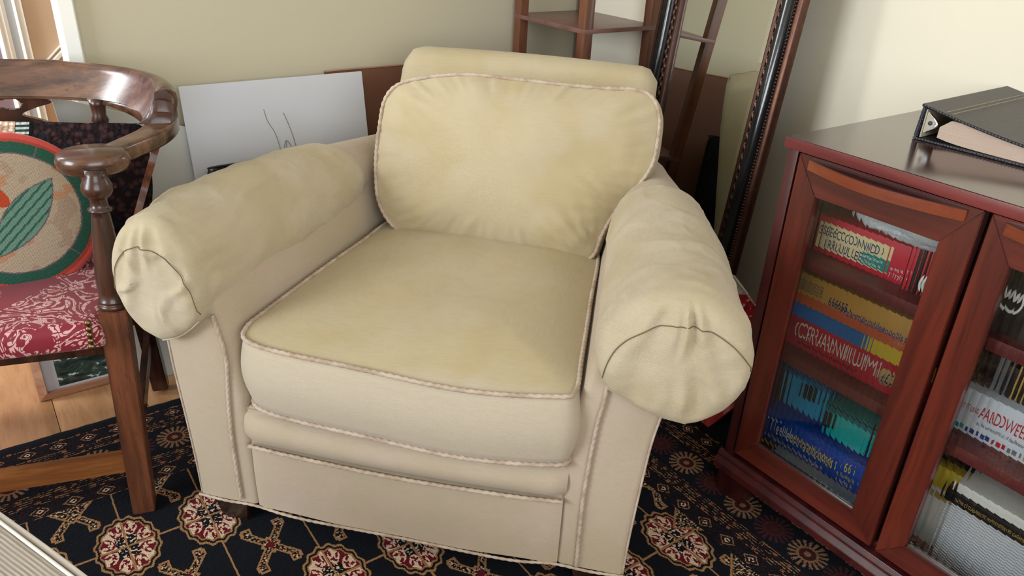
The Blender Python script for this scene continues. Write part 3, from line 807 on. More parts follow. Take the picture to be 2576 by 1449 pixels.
# pierced splats: centre back and the two sides
def splat(name, M, half_w, z0, z1, mat):
    # half outline of a vase splat, mirrored, with two teardrop holes left open
    H = z1-z0; g = 1
    outer = [(.55, 0), (.50, .08), (.62, .2), (.90, .34), (1.0, .48), (.86, .6), (.62, .7), (.80, .8), (1.0, .87), (.93, .94), (1.0, 1.0)]
    ro = resample([(a*half_w, b*H, 0) for a, b in outer], .003)
    bm = bmesh.new()
    cuts = [(.50*half_w, .46*H, .22*half_w, .13*H), (.45*half_w, .86*H, .2*half_w, .07*H)]
    for sgn in (-1, 1):
        # strips of quads from the centre line, leaving the teardrops open
        nu = 30
        rows = [[(p.x*k/nu, p.y) for k in range(nu+1)] for p in ro]
        vs = {}
        def gv(i_, k, t):
            key = (i_, k, t)
            if key not in vs:
                x_, z_ = rows[i_][k]; vs[key] = bm.verts.new(M @ Vector((x_*sgn, t, z0+z_)))
            return vs[key]
        keep = set()
        for i_ in range(len(rows)-1):
            for k in range(nu):
                cx2 = (rows[i_][k][0]+rows[i_+1][k+1][0])/2; cz2 = (rows[i_][k][1]+rows[i_+1][k+1][1])/2
                hole = any(((cx2-a)/c)**2+((cz2-b)/(d*(1+.5*(cx2-a)/c)))**2 < 1 for a, b, c, d in cuts)
                if not hole: keep.add((i_, k))
        T0, T1 = -.006, .006
        for (i_, k) in keep:
            for T in (T0, T1): bm.faces.new((gv(i_, k, T), gv(i_, k+1, T), gv(i_+1, k+1, T), gv(i_+1, k, T)))
            for (di, dk, a, b) in ((-1, 0, (0, 0), (0, 1)), (1, 0, (1, 0), (1, 1)), (0, -1, (0, 0), (1, 0)), (0, 1, (0, 1), (1, 1))):
                if (i_+di, k+dk) not in keep and not (k+dk < 0):
                    p, q = (i_+a[0], k+a[1]), (i_+b[0], k+b[1])
                    bm.faces.new((gv(*p, T0), gv(*q, T0), gv(*q, T1), gv(*p, T1)))
    return bm_obj(name, bm, mat, cch)
splat('splat', Matrix.Translation((.0, .470, 0)), .155, .60, .742, old_dark)
for sx in (-1, 1):
    Ms = Matrix.Translation((sx*.262, .200, .43)) @ Matrix.Rotation(sx*.385, 4, 'Y') @ Matrix.Rotation(PI/2, 4, 'Z')
    splat('splat', Ms, .060, 0, .31, old_leg)

# cushions on the wooden chair
def dark_cush_mat():
    m = Mat('dark_patchwork_chenille', .95, .1)
    x, y, z = m.xyz(); v = m.vec()
    base = m.mix(m.step(m.voro(m.vec(), 70, 'F1'), .2, .6), srgb(62, 42, 42), srgb(30, 22, 24))
    base = m.mix(m.noise(v, 40, 3) > .60, base, srgb(28, 34, 38)); base = m.mix(m.noise(m.vec(loc=(5, 5, 5)), 55, 3) > .70, base, srgb(104, 66, 60))
    base = m.mix(m.noise(v, 4, 1) > .6, base, srgb(30, 20, 22))
    def band(a, b): return (x > a)*(x < b)
    peb = m.voro(m.vec(), 95, 'F1', rnd=.4)
    cream = m.mix(m.step(peb, .25, .6), srgb(232, 218, 196), srgb(176, 140, 118)); cream = m.mix(m.noise(v, 45, 1) > .6, cream, srgb(226, 178, 158))
    col = m.mix(band(-.155, -.085), base, cream)
    zig = ((z*700).sin() > 0)
    col = m.mix(band(-.084, -.060), col, m.mix(zig, srgb(40, 62, 66), srgb(184, 190, 178)))
    col = m.mix(band(-.060, -.052), col, srgb(18, 18, 22)); col = m.mix(band(-.182, -.176), col, srgb(60, 110, 104)); col = m.mix(band(-.165, -.156), col, srgb(16, 16, 20))
    m.color(col); m.bump(m.voro(m.vec(), 95, 'F1', rnd=.4)*1.0+m.noise(v, 160, 2), .003, .9)
    return m.m
dc = tag(empty('dark_cushion', (0, 0, 0)), 'dark patchwork cushion with a cream pebbled strip leaning in the wooden chair', 'cushion')
dc.matrix_world = Matrix.Translation((.145, 1.735, .580)) @ Matrix.Rotation(CR-.05, 4, 'Z') @ Matrix.Rotation(-.22, 4, 'X')
out = [(-.24, 0, -.098), (-.24, 0, .12), (-.20, 0, .128), (0, 0, .120), (.11, 0, .118), (.140, 0, .105), (.142, 0, 0), (.125, 0, -.085), (.11, 0, -.100), (0, 0, -.102), (-.2, 0, -.104)]
pillow('cushion_body', out, (0, -1, 0), .02, .035, dark_cush_mat(), dc, 1.2, .012, .004, 8)

def needle_mat(R):
    m = Mat('needlepoint', .9, .15)
    x, y, z = m.xyz()          # local: x right, z up, y toward the back
    K = .0018
    xq, zq = (x/K).floor()*K, (z/K).floor()*K
    BG, GRN, RED, LGR, ORG, GRY = srgb(206, 186, 160), srgb(44, 104, 86), srgb(206, 84, 70), srgb(124, 166, 148), srgb(214, 86, 48), srgb(124, 112, 118)
    r = (xq*xq+zq*zq).f('SQRT')+m.noise(m.comb(x, z), 30, 1)*.004-.002
    bgv = m.mix(m.noise(m.comb(x*2, z*2), 9, 3) > .56, BG, srgb(196, 170, 146))
    bgv = m.mix(m.noise(m.comb(x, z*1.6, 4), 16, 3) > .62, bgv, srgb(214, 160, 122))
    # leaf: pointed shape from lower left to upper right
    a = math.radians(48); ca, sa = math.cos(a), math.sin(a)
    lx = (xq-.015)*ca+(zq+.010)*sa; ly = (zq+.010)*ca-(xq-.015)*sa
    wv = (.085*.085-(lx*lx))*4.2
    leaf = (ly.abs() < wv); veins = ((ly*520+lx*60).sin() > .55)
    lc = m.mix(veins, LGR, srgb(52, 112, 92))
    col = m.mix((ly.abs() < (wv+.0025)), bgv, GRY); col = m.mix(leaf, col, lc)
    # flower: red petal at the upper left
    fx, fz = xq+.055, zq-.060
    pet = ((fx*fx*.6+(fz+fx*.7)*(fz+fx*.7)*2.2) < .0017)
    pet2 = (((xq+.065)*(xq+.065)*1.2+(zq-.03)*(zq-.03)*.6) < .0009)
    col = m.mix(pet.max(pet2), col, ORG)
    # diagonal seam of the ring
    ring = (r > R*.80)
    brk = ((xq-zq*.55).abs() < .0016).max((xq+zq*.95).abs() < .0016)
    col = m.mix(ring, col, m.mix(brk, GRN, GRY)); col = m.mix((r-R*.80).abs() < .0014, col, GRY)
    col = m.mix(r > R*.955, col, RED)
    st_ = ((x*(2*PI/K)).sin()+(z*(2*PI/K)).sin())
    m.color(m.mix((st_*.12+.1), col, srgb(96, 74, 66))); m.bump(st_, .0007, .7)
    return m.m
red_velvet = plain('coral_velvet', srgb(204, 82, 72), .85, .2, .18, 12, .0006, Sheen_Weight=.2)
rc = empty('round_cushion'); tag(rc, 'round coral cushion with a needlepoint leaf inside a green ring on the seat', 'cushion')
Rc = .138; pc = Vector((.029, 1.606, .585)); to_cam = (Vector((0, 0, 1.15))-pc).normalized()
yax = (-to_cam); xax = yax.cross(Vector((0, 0, 1))).normalized(); zax = xax.cross(yax)
Mrot = Matrix((xax, yax, zax)).transposed().to_4x4() @ Matrix.Rotation(.10, 4, 'Z')
rc.matrix_world = Matrix.Translation(pc) @ Mrot
ring_o = [(Rc*math.cos(2*PI*k/24), 0, Rc*math.sin(2*PI*k/24)) for k in range(24)]
rb, P_, nn = pillow('cushion_cover', [(a*.995, .002, c) for a, b, c in ring_o], (0, -1, 0), .055, .012, red_velvet, rc, 1.0, .010, .001, 4)
V = []; Fc = []; n = 64; prof = [(.0, .0165), (.25, .0160), (.5, .0145), (.75, .0105), (.9, .006), (1.0, .001)]
for s, h_ in prof:
    for j in range(n): th = 2*PI*j/n; V.append((Rc*s*math.cos(th)+1e-5*math.cos(th), -h_, (Rc*s+1e-5)*math.sin(th)))
for a in range(len(prof)-1):
    for j in range(n): Fc.append((a*n+j, a*n+(j+1) % n, (a+1)*n+(j+1) % n, (a+1)*n+j))
mesh('needlepoint_front', V, Fc, needle_mat(Rc), rc)
tube('welt', [Vector((Rc*1.006*math.cos(2*PI*k/40), .012, Rc*1.006*math.sin(2*PI*k/40))) for k in range(40)], .012, red_velvet, rc, .012, closed=True, sides=10)

# ------------------------------------------------------------------ boards leaning on the back wall
bw_m = plain('white_board', srgb(216, 218, 224), .6, .3, .015, 4, .0001)
gb_m = plain('grey_board', srgb(206, 207, 200), .6, .3, .02, 4, .0001)
br_m = plain('brown_hardboard', srgb(118, 78, 58), .55, .4, .06, 6, .0001)
brl_m = plain('brown_board_edge', srgb(168, 124, 96), .7, .3, .06)
def lean_board(name, x0, x1, zt, yb, yt, th, mat, label, edge=None, quad=None):
    root = tag(empty(name, (0, 0, 0)), label, 'board')
    q = quad or [(x0, 0), (x1, 0), (x1, zt), (x0, zt)]
    Y = lambda z: yb+(yt-yb)*z/zt
    F = [(x, Y(z), z+.0005) for x, z in q]
    hexa('sheet', F+[(x, y+th, z) for x, y, z in F], mat, root, .0006)
    return root
wb = lean_board('white_board', .424, .893, .715, 1.835, 1.938, .006, bw_m, 'white drawing board with faint pencil lines leaning on the wall behind the armchair')
# pencil lines drawn on it
Yb = lambda z: 1.835+(1.938-1.835)*z/.715-.0006
pencil = plain('pencil_line', srgb(130, 142, 146), .8)
def draw(pts, r=.0009): tube('pencil_line', [Vector((x, Yb(z), z)) for x, z in pts], r, pencil, wb, .004, sides=4)
draw([(.616, .645), (.622, .615), (.636, .585), (.644, .545), (.646, .50)]); draw([(.665, .632), (.675, .60), (.683, .565), (.690, .52)])
draw([(.650, .50), (.654, .54), (.662, .562), (.672, .55), (.684, .515)]); draw([(.662, .560), (.661, .53), (.662, .50)]); draw([(.668, .545), (.668, .50)])
bb = lean_board('brown_board', .80, 1.36, .716, 1.880, 1.966, .006, br_m, 'dark brown hardboard sheet leaning behind the white drawing board')
tube('board_edge', [Vector((.80, 1.966, .7175)), Vector((1.36, 1.966, .7175))], .0022, brl_m, bb, .05, sides=6)
gb = lean_board('grey_board', .2, .62, .73, 1.858, 1.952, .007, gb_m, 'pale grey board with a sloping top leaning behind the wooden chair', quad=[(.206, 0), (.70, 0), (.70, .520), (.160, .716)])
# black portfolio between armchair and boards
bk_m = plain('black_vinyl', srgb(26, 27, 30), .4, .4, .15, 20, .0004)
bp_ = tag(empty('black_portfolio', (0, 0, 0)), 'black portfolio case standing against the boards behind the armchair', 'portfolio')
def pf(x0, x1, z, zt): pass
out = [(.447, .003), (1.20, .003), (1.20, .511), (1.185, .527), (.470, .527), (.447, .511)]
bm = bmesh.new(); Yp = lambda z: 1.800+.075*z/.54
A_ = [bm.verts.new((x, Yp(z), z)) for x, z in out]; B_ = [bm.verts.new((x, Yp(z)+.018, z)) for x, z in out]
bm.faces.new(A_); bm.faces.new(B_)
for i_ in range(6): bm.faces.new((A_[i_], A_[(i_+1) % 6], B_[(i_+1) % 6], B_[i_]))
bmesh.ops.bevel(bm, geom=list(bm.edges), offset=.004, segments=2, affect='EDGES')
bm_obj('case', bm, bk_m, bp_, True)
tube('zip_edge', [Vector((x, Yp(z)+.009, z+.002)) for x, z in ((.449, .484), (.449, .508), (.455, .520), (.470, .527), (.70, .5275), (.95, .5275), (1.18, .527), (1.197, .519))], .003, bk_m, bp_, .01)

# framed picture standing on the floor in the doorway
pf_m = wood('pale_pink_wood', srgb(176, 124, 94), srgb(206, 160, 132), .35, 'x', 5, .2)
fpic = empty('framed_picture', (-.012, 1.905, 0)); fpic.rotation_euler = (-.10, 0, 0)
tag(fpic, 'wooden framed picture with white mount standing on the floor behind the wooden chair', 'picture')
W_, H_, B__ = .215, .30, .020
def frame_bar(a, b, c, d, nm='frame_bar'):
    pts = [(p[0], -.010 if i_ in (0, 1) else -.018, p[1]) for i_, p in enumerate((a, b, c, d))]
    back = [(p[0], .006, p[1]) for p in (a, b, c, d)]
    hexa(nm, pts+back, pf_m, fpic, .0012)
frame_bar((0, 0), (W_, 0), (W_-B__, B__), (B__, B__)); frame_bar((0, 0), (0, H_), (B__, H_-B__), (B__, B__))
frame_bar((0, H_), (W_, H_), (W_-B__, H_-B__), (B__, H_-B__)); frame_bar((W_, 0), (W_, H_), (W_-B__, H_-B__), (W_-B__, B__))
def pic_mat():
    m = Mat('dark_landscape_print', .35, .5); x, y, z = m.xyz()
    n = m.noise(m.vec((1, 1, 2.2)), 26, 4, .6, .6)
    col = m.mix(m.step(n, .35, .65), srgb(18, 30, 32), srgb(70, 96, 84)); col = m.mix(n > .60, col, srgb(205, 214, 214))
    m.color(col); return m.m
box('mount', (B__-.002, -.004, B__-.002), (W_-B__+.002, .004, H_-B__+.002), bw_m, fpic, 0)
box('print', (B__+.028, -.0052, B__+.006), (W_-B__-.012, -.0038, H_-B__-.02), pic_mat(), fpic, 0)

# ------------------------------------------------------------------ corner etagere
et = tag(empty('corner_shelf_unit', (1.5425, 1.800, 0)), 'tall open brown shelf unit standing in the room corner behind the armchair', 'shelf unit')
ew, ed = .122, .148
for sx in (-1, 1):
    for sy in (-1, 1):
        box('post', (sx*ew-.015, sy*ed-.015, .0), (sx*ew+.015, sy*ed+.015, 1.62), etag_m, et, .001)
for z in (.12, .485, .842, 1.20, 1.58):
    box('shelf', (-ew-.0153, -ed-.0153, z-.012), (ew+.0153, ed+.0153, z), etag_sh, et, .001)

# ------------------------------------------------------------------ leaning mirror
MY0, MY1, MH = -.215, .312, 1.50
psi, tau = .20, .085
mir = tag(empty('leaning_mirror', (1.49, 1.28, .0)), 'tall mirror in a black and bronze beaded frame leaning on the right wall', 'mirror')
cp, sp, ct, st2 = math.cos(psi), math.sin(psi), math.cos(tau), math.sin(tau)
mir.matrix_world = Matrix(((ct*cp, sp, st2*cp, 1.49), (-ct*sp, cp, -st2*sp, 1.28), (-st2, 0, ct, .010), (0, 0, 0, 1)))
blk = plain('black_lacquer', srgb(18, 22, 26), .16, .6, .1, 20, .0001)
brz = plain('bronze_patina', srgb(96, 66, 54), .35, .5, .4, 60, .0006, Metallic=.75)
brz_d = plain('dark_bronze', srgb(70, 44, 34), .4, .5, .3, 60, .0004, Metallic=.5)
# profile across a frame bar: distance from the outer edge, height toward the room
segs = [('outer_edge', brz, [(0, 0), (0, .010), (.004, .016), (.010, .018), (.014, .016), (.015, .010), (.015, 0)]),
        ('black_cove', blk, [(.015, 0), (.022, .013), (.026, .022), (.034, .028), (.042, .027), (.050, .020), (.054, .013), (.054, 0)]),
        ('inner_lip', brz_d, [(.066, 0), (.066, .010), (.070, .013), (.074, .011), (.076, .004), (.076, 0)]),
        ('backing', blk, [(.050, 0), (.050, .010), (.068, .008), (.068, 0)])]
FW = .076
def mitred(name, mat, prof, parent):
    # four bars in one continuous rectangle
    corners = [(MY0, 0), (MY1, 0), (MY1, MH), (MY0, MH)]
    secs = []
    for (cy, cz) in corners:
        sy = 1 if cy == MY0 else -1; sz = 1 if cz == 0 else -1
        secs.append([(-h*1.1, cy+sy*a*1.15, cz+sz*a*1.15) for a, h in prof])
    secs.append(secs[0])
    n = len(prof); V = [p for s in secs[:4] for p in s]; Fc = []
    for i_ in range(4):
        for j in range(n):
            Fc.append((i_*n+j, i_*n+(j+1) % n, ((i_+1) % 4)*n+(j+1) % n, ((i_+1) % 4)*n+j))
    o = mesh(name, V, Fc, mat, parent); o.data.set_sharp_from_angle(angle=.9); return o
for nm, mt, pr in segs: mitred(nm, mt, pr, mir)
# beading and carved leaf band
bead_pts = []
def rect_path(ins, step):
    P = []
    a0, a1, b0, b1 = MY0+ins, MY1-ins, ins, MH-ins
    L = [(a0, b0), (a1, b0), (a1, b1), (a0, b1), (a0, b0)]
    for (p, q) in zip(L, L[1:]):
        d = math.hypot(q[0]-p[0], q[1]-p[1]); n = max(1, int(d/step))
        for k in range(n): P.append((p[0]+(q[0]-p[0])*k/n, p[1]+(q[1]-p[1])*k/n, ((q[0]-p[0])/d, (q[1]-p[1])/d)))
    return P
V = []; Fc = []
oct_ = [(math.cos(k*PI/3), math.sin(k*PI/3)) for k in range(6)]
for y, z, t in rect_path(.0215, .0078):
    b = len(V)
    V.append((-.0195, y, z))
    for rr, hh in ((.0024, .0175), (.0034, .0145)):
        for c_, s_ in oct_: V.append((-hh, y+rr*c_, z+rr*s_))
    for k in range(6): Fc += [(b, b+1+k, b+1+(k+1) % 6), (b+1+k, b+7+k, b+7+(k+1) % 6, b+1+(k+1) % 6)]
bd = mesh('beading', V, Fc, brz, mir); bd['kind'] = 'stuff'
V = []; Fc = []; idx = 0
for y, z, t in rect_path(.069, .0125):
    # one curled leaf: a slanted, swept lens with a raised rib
    b = len(V); tx, tz = t; nx_, nz_ = -tz, tx; sg = 1 if idx % 2 else -1; idx += 1
    K = 5
    for k in range(K+1):
        f = k/K; cl = (f-.5)*.024; off = sg*.0045*math.sin(f*PI*1.3); wd = .0038*math.sin(PI*(f*.86+.07))
        cy, cz = y+tx*cl+nx_*off, z+tz*cl+nz_*off
        V += [(-.010, cy+nx_*wd, cz+nz_*wd), (-.010-.0045*math.sin(PI*f)-.002, cy, cz), (-.010, cy-nx_*wd, cz-nz_*wd)]
    for k in range(K):
        for j in range(2): Fc.append((b+k*3+j, b+k*3+j+1, b+k*3+j+4, b+k*3+j+3))
cvd = mesh('carved_leaves', V, Fc, brz, mir); cvd['kind'] = 'stuff'
# glass with a bevelled margin
gm = Mat('mirror_silver', .015, .5, Metallic=1.0)
gm.color(gm.mix(gm.noise(gm.vec(), 2, 1), (.80, .83, .80), (.84, .86, .83)))
a0, a1, b0, b1, bw = MY0+.083, MY1-.083, .083, MH-.083, .022
V = [(-.0015, a0, b0), (-.0015, a1, b0), (-.0015, a1, b1), (-.0015, a0, b1), (-.0035, a0+bw, b0+bw), (-.0035, a1-bw, b0+bw), (-.0035, a1-bw, b1-bw), (-.0035, a0+bw, b1-bw)]
mesh('mirror_glass', V, [(4, 5, 6, 7), (0, 1, 5, 4), (1, 2, 6, 5), (2, 3, 7, 6), (3, 0, 4, 7)], gm.m, mir, False)
box('backing_board', (.0, MY0+.01, .01), (.006, MY1-.01, MH-.01), bk_m, mir, 0)

# ------------------------------------------------------------------ shrink-wrapped red packet on the floor
def pack_mat():
    m = Mat('red_and_black_card', .45, .5); m.b.inputs['Coat Weight'].default_value = 1; m.b.inputs['Coat Roughness'].default_value = .08
    x, y, z = m.xyz()
    RED, BL = srgb(196, 34, 46), srgb(34, 32, 34)
    dgl = (z+(y-1.0)*1.25)
    col = m.mix((dgl > .002)*(dgl < .048), RED, BL)
    col = m.mix((z > .225)*(m.noise(m.vec(), 90, 2) > .62), col, srgb(236, 190, 190))
    col = m.mix((z > .300), col, srgb(222, 216, 206))
    m.color(col); m.bump(m.noise(m.vec((1, 2.2, 1)), 26, 4, .6, 1.2), .012, .8)
    return m.m
rp = tag(empty('red_packet', (0, 0, 0)), 'red and black packet in shiny plastic wrap on the floor between mirror and cabinet', 'packet')
q = [Vector(p) for p in ((1.318, .945, RZ), (1.332, 1.062, RZ), (1.452, 1.060, .345), (1.56, .905, .150))]
V = []; Fc = []; n_ = 12
for lay in (0, 1):
    for a in range(n_+1):
        for b in range(n_+1):
            p = q[0].lerp(q[1], a/n_).lerp(q[3].lerp(q[2], a/n_), b/n_); V.append(p+Vector((.012*lay, 0, -.003*lay*(b > 0))))
m1 = (n_+1)**2
for a in range(n_):
    for b in range(n_):
        f = (a*(n_+1)+b, (a+1)*(n_+1)+b, (a+1)*(n_+1)+b+1, a*(n_+1)+b+1); Fc += [f, tuple(m1+k for k in f)]
for k in range(n_):
    for A1, B1 in ((k, k+1), (n_*(n_+1)+k, n_*(n_+1)+k+1), (k*(n_+1), (k+1)*(n_+1)), (k*(n_+1)+n_, (k+1)*(n_+1)+n_)): Fc.append((A1, B1, B1+m1, A1+m1))
o = mesh('card', V, Fc, pack_mat(), rp); o.data.set_sharp_from_angle(angle=.8)
film = Mat('clear_film', .05, .5); film.color((.9, .9, .88))
tube('plastic_edge', [Vector(q[3])+Vector((-.001, .004, .003)), Vector(q[2])+Vector((-.001, 0, .003))], .0016, plain('clear_film_edge', srgb(210, 208, 196), .1, .6), rp, .01)

# ------------------------------------------------------------------ glazed cabinet
cab = tag(empty('glazed_cabinet', (0, 0, 0)), 'low mahogany cabinet with two fluted glass doors against the right wall', 'cabinet')
CX, CY0, CY1, CZ0, CZ1 = 1.165, .095, .784, .114, .782
CB = 1.62                                                    # back of the cabinet
top = prism('top', [(CX-.006, CY1+.004), (CB+.01, CY1+.004), (CB+.01, CY0-.004), (CX-.006, CY0-.004)], 2, CZ1, CZ1+.020, mahog_top, cab, .0012)
box('top_edge', (CX-.0085, CY0-.004, CZ1+.0008), (CX-.0055, CY1+.0045, CZ1+.0192), mahog_edge, top, .0006)
body = empty('carcass', (0, 0, 0)); body.parent = cab
box('side_panel', (CX+.001, CY1-.020, CZ0), (CB, CY1, CZ1), mahog_dk, body, .0008)
box('side_panel', (CX+.001, CY0, CZ0), (CB, CY0+.020, CZ1), mahog_dk, body, .0008)
box('back_panel', (CB-.008, CY0+.02, CZ0), (CB, CY1-.02, CZ1), mahog_dk, body, 0)
box('bottom_panel', (CX+.020, CY0+.02, CZ0), (CB-.008, CY1-.02, CZ0+.016), mahog_dk, body, .0005)
box('partition', (CX+.026, .432, CZ0+.016), (CB-.008, .446, CZ1-.001), mahog_dk, body, .0005)
for z in (.586, .386):  # lighter edge wood paints in the highlight along the shelf fronts
    box('shelf', (CX+.034, CY0+.021, z-.022), (CB-.009, .431, z), mahog_edge, body, .001)
    box('shelf', (CX+.034, .447, z-.022), (CB-.009, CY1-.021, z), mahog_edge, body, .001)
prism('plinth', [(CX-.018, .078), (CX-.018, .094), (CX-.010, .104), (CX-.010, .110), (CX-.004, .117), (CX+.02, .117), (CX+.02, .078)], 1, CY0-.008, CY1+.008, mahog_dk, cab, .0008)
prism('plinth', [(CY1-.01, .078), (CY1+.008, .078), (CY1+.008, .117), (CY1-.01, .117)], 0, CX, CB, mahog_dk, cab, .0005)
for cy, s_ in ((CY1-.038, 1), (CY0+.038, -1)):
    for cx2 in (CX+.034, CB-.04):
        a, b = .030, .040
        hexa('foot', [(cx2-a, cy-a+s_*.006, RZ*.6), (cx2+a, cy-a+s_*.006, RZ*.6), (cx2+a, cy+a+s_*.006, RZ*.6), (cx2-a, cy+a+s_*.006, RZ*.6), (cx2-b, cy-b, .080), (cx2+b, cy-b, .080), (cx2+b, cy+b, .080), (cx2-b, cy+b, .080)], mahog_dk, cab, .001)
glass_m = bpy.data.materials.new('fluted_glass'); glass_m.use_nodes = True
nt = glass_m.node_tree; b_ = nt.nodes['Principled BSDF']; b_.inputs['Transmission Weight'].default_value = 1; b_.inputs['Roughness'].default_value = 0.0
b_.inputs['IOR'].default_value = 1.5; b_.inputs['Base Color'].default_value = (.97, 1, .99, 1)
metal_m = plain('brushed_metal', srgb(200, 200, 200), .25, .5, .1, 60, .0001, Metallic=1.0)
def door(y_out, y_in, gy_out, gy_in, parent):
    """door between y_out and y_in, opening between gy_out and gy_in (any order along y)"""
    dr = empty('door', (0, 0, 0)); dr.parent = parent
    X0, X1 = CX, CX+.020; zb, zt, gzb, gzt = .126, .779, .174, .712
    def bar(name, p, q, r, s, mat):
        pts = [(X0, a, b) for a, b in (p, q)]+[(X0, a, b) for a, b in (r, s)]
        hexa(name, pts+[(X1, a, b) for _, a, b in pts], mat, dr, .0012)
    bar('stile', (y_out, zb), (y_out, zt), (gy_out, gzt), (gy_out, gzb), mahog)
    bar('stile', (y_in, zb), (y_in, zt), (gy_in, gzt), (gy_in, gzb), mahog)
    e = .0004
    bar('rail', (y_out, zt-e), (y_in, zt-e), (gy_in, gzt), (gy_out, gzt), mahog_h)
    bar('rail', (y_out, zb), (y_in, zb), (gy_in, gzb), (gy_out, gzb), mahog_h)
    # bowed pull along the top rail
    ya, yb = y_out+(y_in-y_out)*.07, y_out+(y_in-y_out)*.93
    P = []
    for k in range(25):
        t = k/24; y = ya+(yb-ya)*t; P.append((X0-.003-.027*math.sin(PI*t), y))
    outl = P+[(X0+.001, yb), (X0+.001, ya)]
    prism('handle', outl, 2, .755, .773, orange_wood, dr, .0006)
    prism('handle_dark_top', [(a_-.0005 if 0 < q_ < 24 else a_, b_2) for q_, (a_, b_2) in enumerate(P)]+[(X0+.001, yb), (X0+.001, ya)], 2, .7731, .7745, mahog_dk, dr, 0)  # thin dark mahogany sheet over the pull; no hollow is cut
    # fluted pane
    n = 18; ribs = []; V = []; Fc = []; lo, hi = min(gy_out, gy_in)-.004, max(gy_out, gy_in)+.004
    xf, xb = X0+.0085, X0+.0125; z0, z1 = gzb-.004, gzt+.004
    pitch = (hi-lo)/n
    for r in range(n):
        b = len(V); K = 14
        for k in range(K+1):
            t = k/K; y = lo+pitch*(r+t); sg = -.00048*(1-(2*t-1)**2)
            V += [(xb+sg, y, z0), (xb+sg, y, z1)]
        for k in range(K): Fc.append((b+2*k, b+2*k+2, b+2*k+3, b+2*k+1))
    me = bpy.data.meshes.new('fluted_pane')
    b = len(V); V += [(xf, lo, z0), (xf, hi, z0), (xf, hi, z1), (xf, lo, z1)]; Fc.append((b, b+3, b+2, b+1))
    me.from_pydata(V, [], Fc)
    me.polygons.foreach_set('use_smooth', [True]*len(me.polygons)); me.validate()
    o = link('fluted_pane', me, glass_m, dr)
    box('glass_bead', (X0+.006, min(gy_out, gy_in)+.001, gzb-.003), (X0+.010, max(gy_out, gy_in)-.001, gzb+.0035), metal_m, dr, .0005)
    return dr
door(.760, .445, .713, .494, cab)
door(.119, .434, .166, .390, cab)

# ---- contents of the cabinet
ink = {k: plain('print_'+k, c, .4, .4, .04) for k, c in dict(navy=srgb(24, 54, 120), white=srgb(240, 238, 230), black=srgb(22, 22, 26), yellow=srgb(238, 206, 60), blue=srgb(36, 120, 196), red=srgb(206, 34, 62), teal=srgb(20, 140, 132),
       cream=srgb(232, 214, 160), tan=srgb(214, 164, 84), orange=srgb(214, 104, 66), dblue=srgb(18, 74, 172), gold=srgb(196, 160, 80), grey=srgb(120, 124, 128), wred=srgb(196, 32, 40), coin=srgb(214, 184, 120)).items()}
def board_box(name, label, x, y_hi, y_lo, z0, z1, mat, depth=.26, group=None, cat='box', lid=None):
    r = tag(empty(name, (x, y_hi, z0)), label, cat, group)
    W = y_hi-y_lo; H = z1-z0
    if lid is None: lid = .7
    box('tray', (.001, -W+.001, 0), (depth-.001, -.001, H*.5), mat, r, .001)
    box('lid', (0, -W, H*(1-lid)), (depth, 0, H), mat, r, .0012)
    return r, W, H
def label_(r, y0, y1, z0, z1, mat, nm='label', t=.0005): return box(nm, (-t, -y1, z0), (.0004, -y0, z1), mat, r, 0)
def txt(r, s, y, z, size, mat, sq=1, t=.0010, al='LEFT'): return text('lettering', s, size, mat, r, on_face(-t, -y, z), .0002, al, sq)
S1, S2, S0 = .586, .386, .130
# top shelf, left compartment
r, W, H = board_box('game_box', 'red box with cream label and navy lettering on the top shelf behind fluted glass', 1.245, .745, .563, S1, S1+.072, ink['red'], .2)
label_(r, .008, .150, .010, .060, ink['cream']); txt(r, 'SECOND', .012, .037, .024, ink['navy'], 1.25, .0012); txt(r, 'RULE', .030, .014, .024, ink['navy'], 1.3, .0012)
label_(r, .100, .150, .012, .034, ink['teal'], 'teal_label', .001); txt(r, 'and get out', .103, .025, .008, ink['white'], 1, .0014); txt(r, 'the Game', .103, .015, .008, ink['white'], 1, .0014)
txt(r, '7 7 7', .157, .008, .012, ink['white']); txt(r, 'cards', .157, .022, .009, ink['white'])
r, W, H = board_box('red_book', 'thin red book standing on the top shelf beside the cream-labelled box', 1.235, .556, .545, S1, S1+.085, ink['red'], .14, cat='book'); txt(r, 'T', .003, .03, .009, ink['white'])
r, W, H = board_box('black_book', 'black book standing on the top shelf between two red books', 1.232, .543, .534, S1, S1+.09, ink['black'], .14, cat='book')
r, W, H = board_box('red_book', 'narrow red book at the right end of the left cabinet top shelf', 1.236, .532, .526, S1, S1+.082, ink['red'], .14, cat='book')
def bag_mat(name, col, rough=.25):
    m = Mat(name, rough, .6); m.color(m.mix(m.noise(m.vec(), 30, 3), tuple(c*.6 for c in col), col)); m.bump(m.noise(m.vec(), 38, 4, .6, 1), .008, .9); return m.m
def lump(name, lo, hi, mat, parent, seed, amp=.012, n=14):
    bm = bmesh.new(); bmesh.ops.create_icosphere(bm, subdivisions=4, radius=1)
    for v in bm.verts:
        p = v.co.copy(); q = Vector([math.copysign(abs(c)**.5, c) for c in p])
        q = Vector([(lo[i]+hi[i])/2+q[i]*(hi[i]-lo[i])/2*.97 for i in range(3)])
        k = wob(q, 24, seed)+.5*wob(q, 60, seed+2); q -= p*abs(k)*amp
        v.co = q
    return bm_obj(name, bm, mat, parent, True)
r = tag(empty('silver_bag', (0, 0, 0)), 'crumpled silver bag lying on top of the boxes on the top shelf', 'bag')
lump('bag_body', (1.206, .470, S1+.0735), (1.40, .690, S1+.172), bag_mat('silver_film', srgb(226, 232, 238), .22), r, 3)
r = tag(empty('black_bag', (0, 0, 0)), 'black bag with a white loop logo at the right of the left top shelf', 'bag')
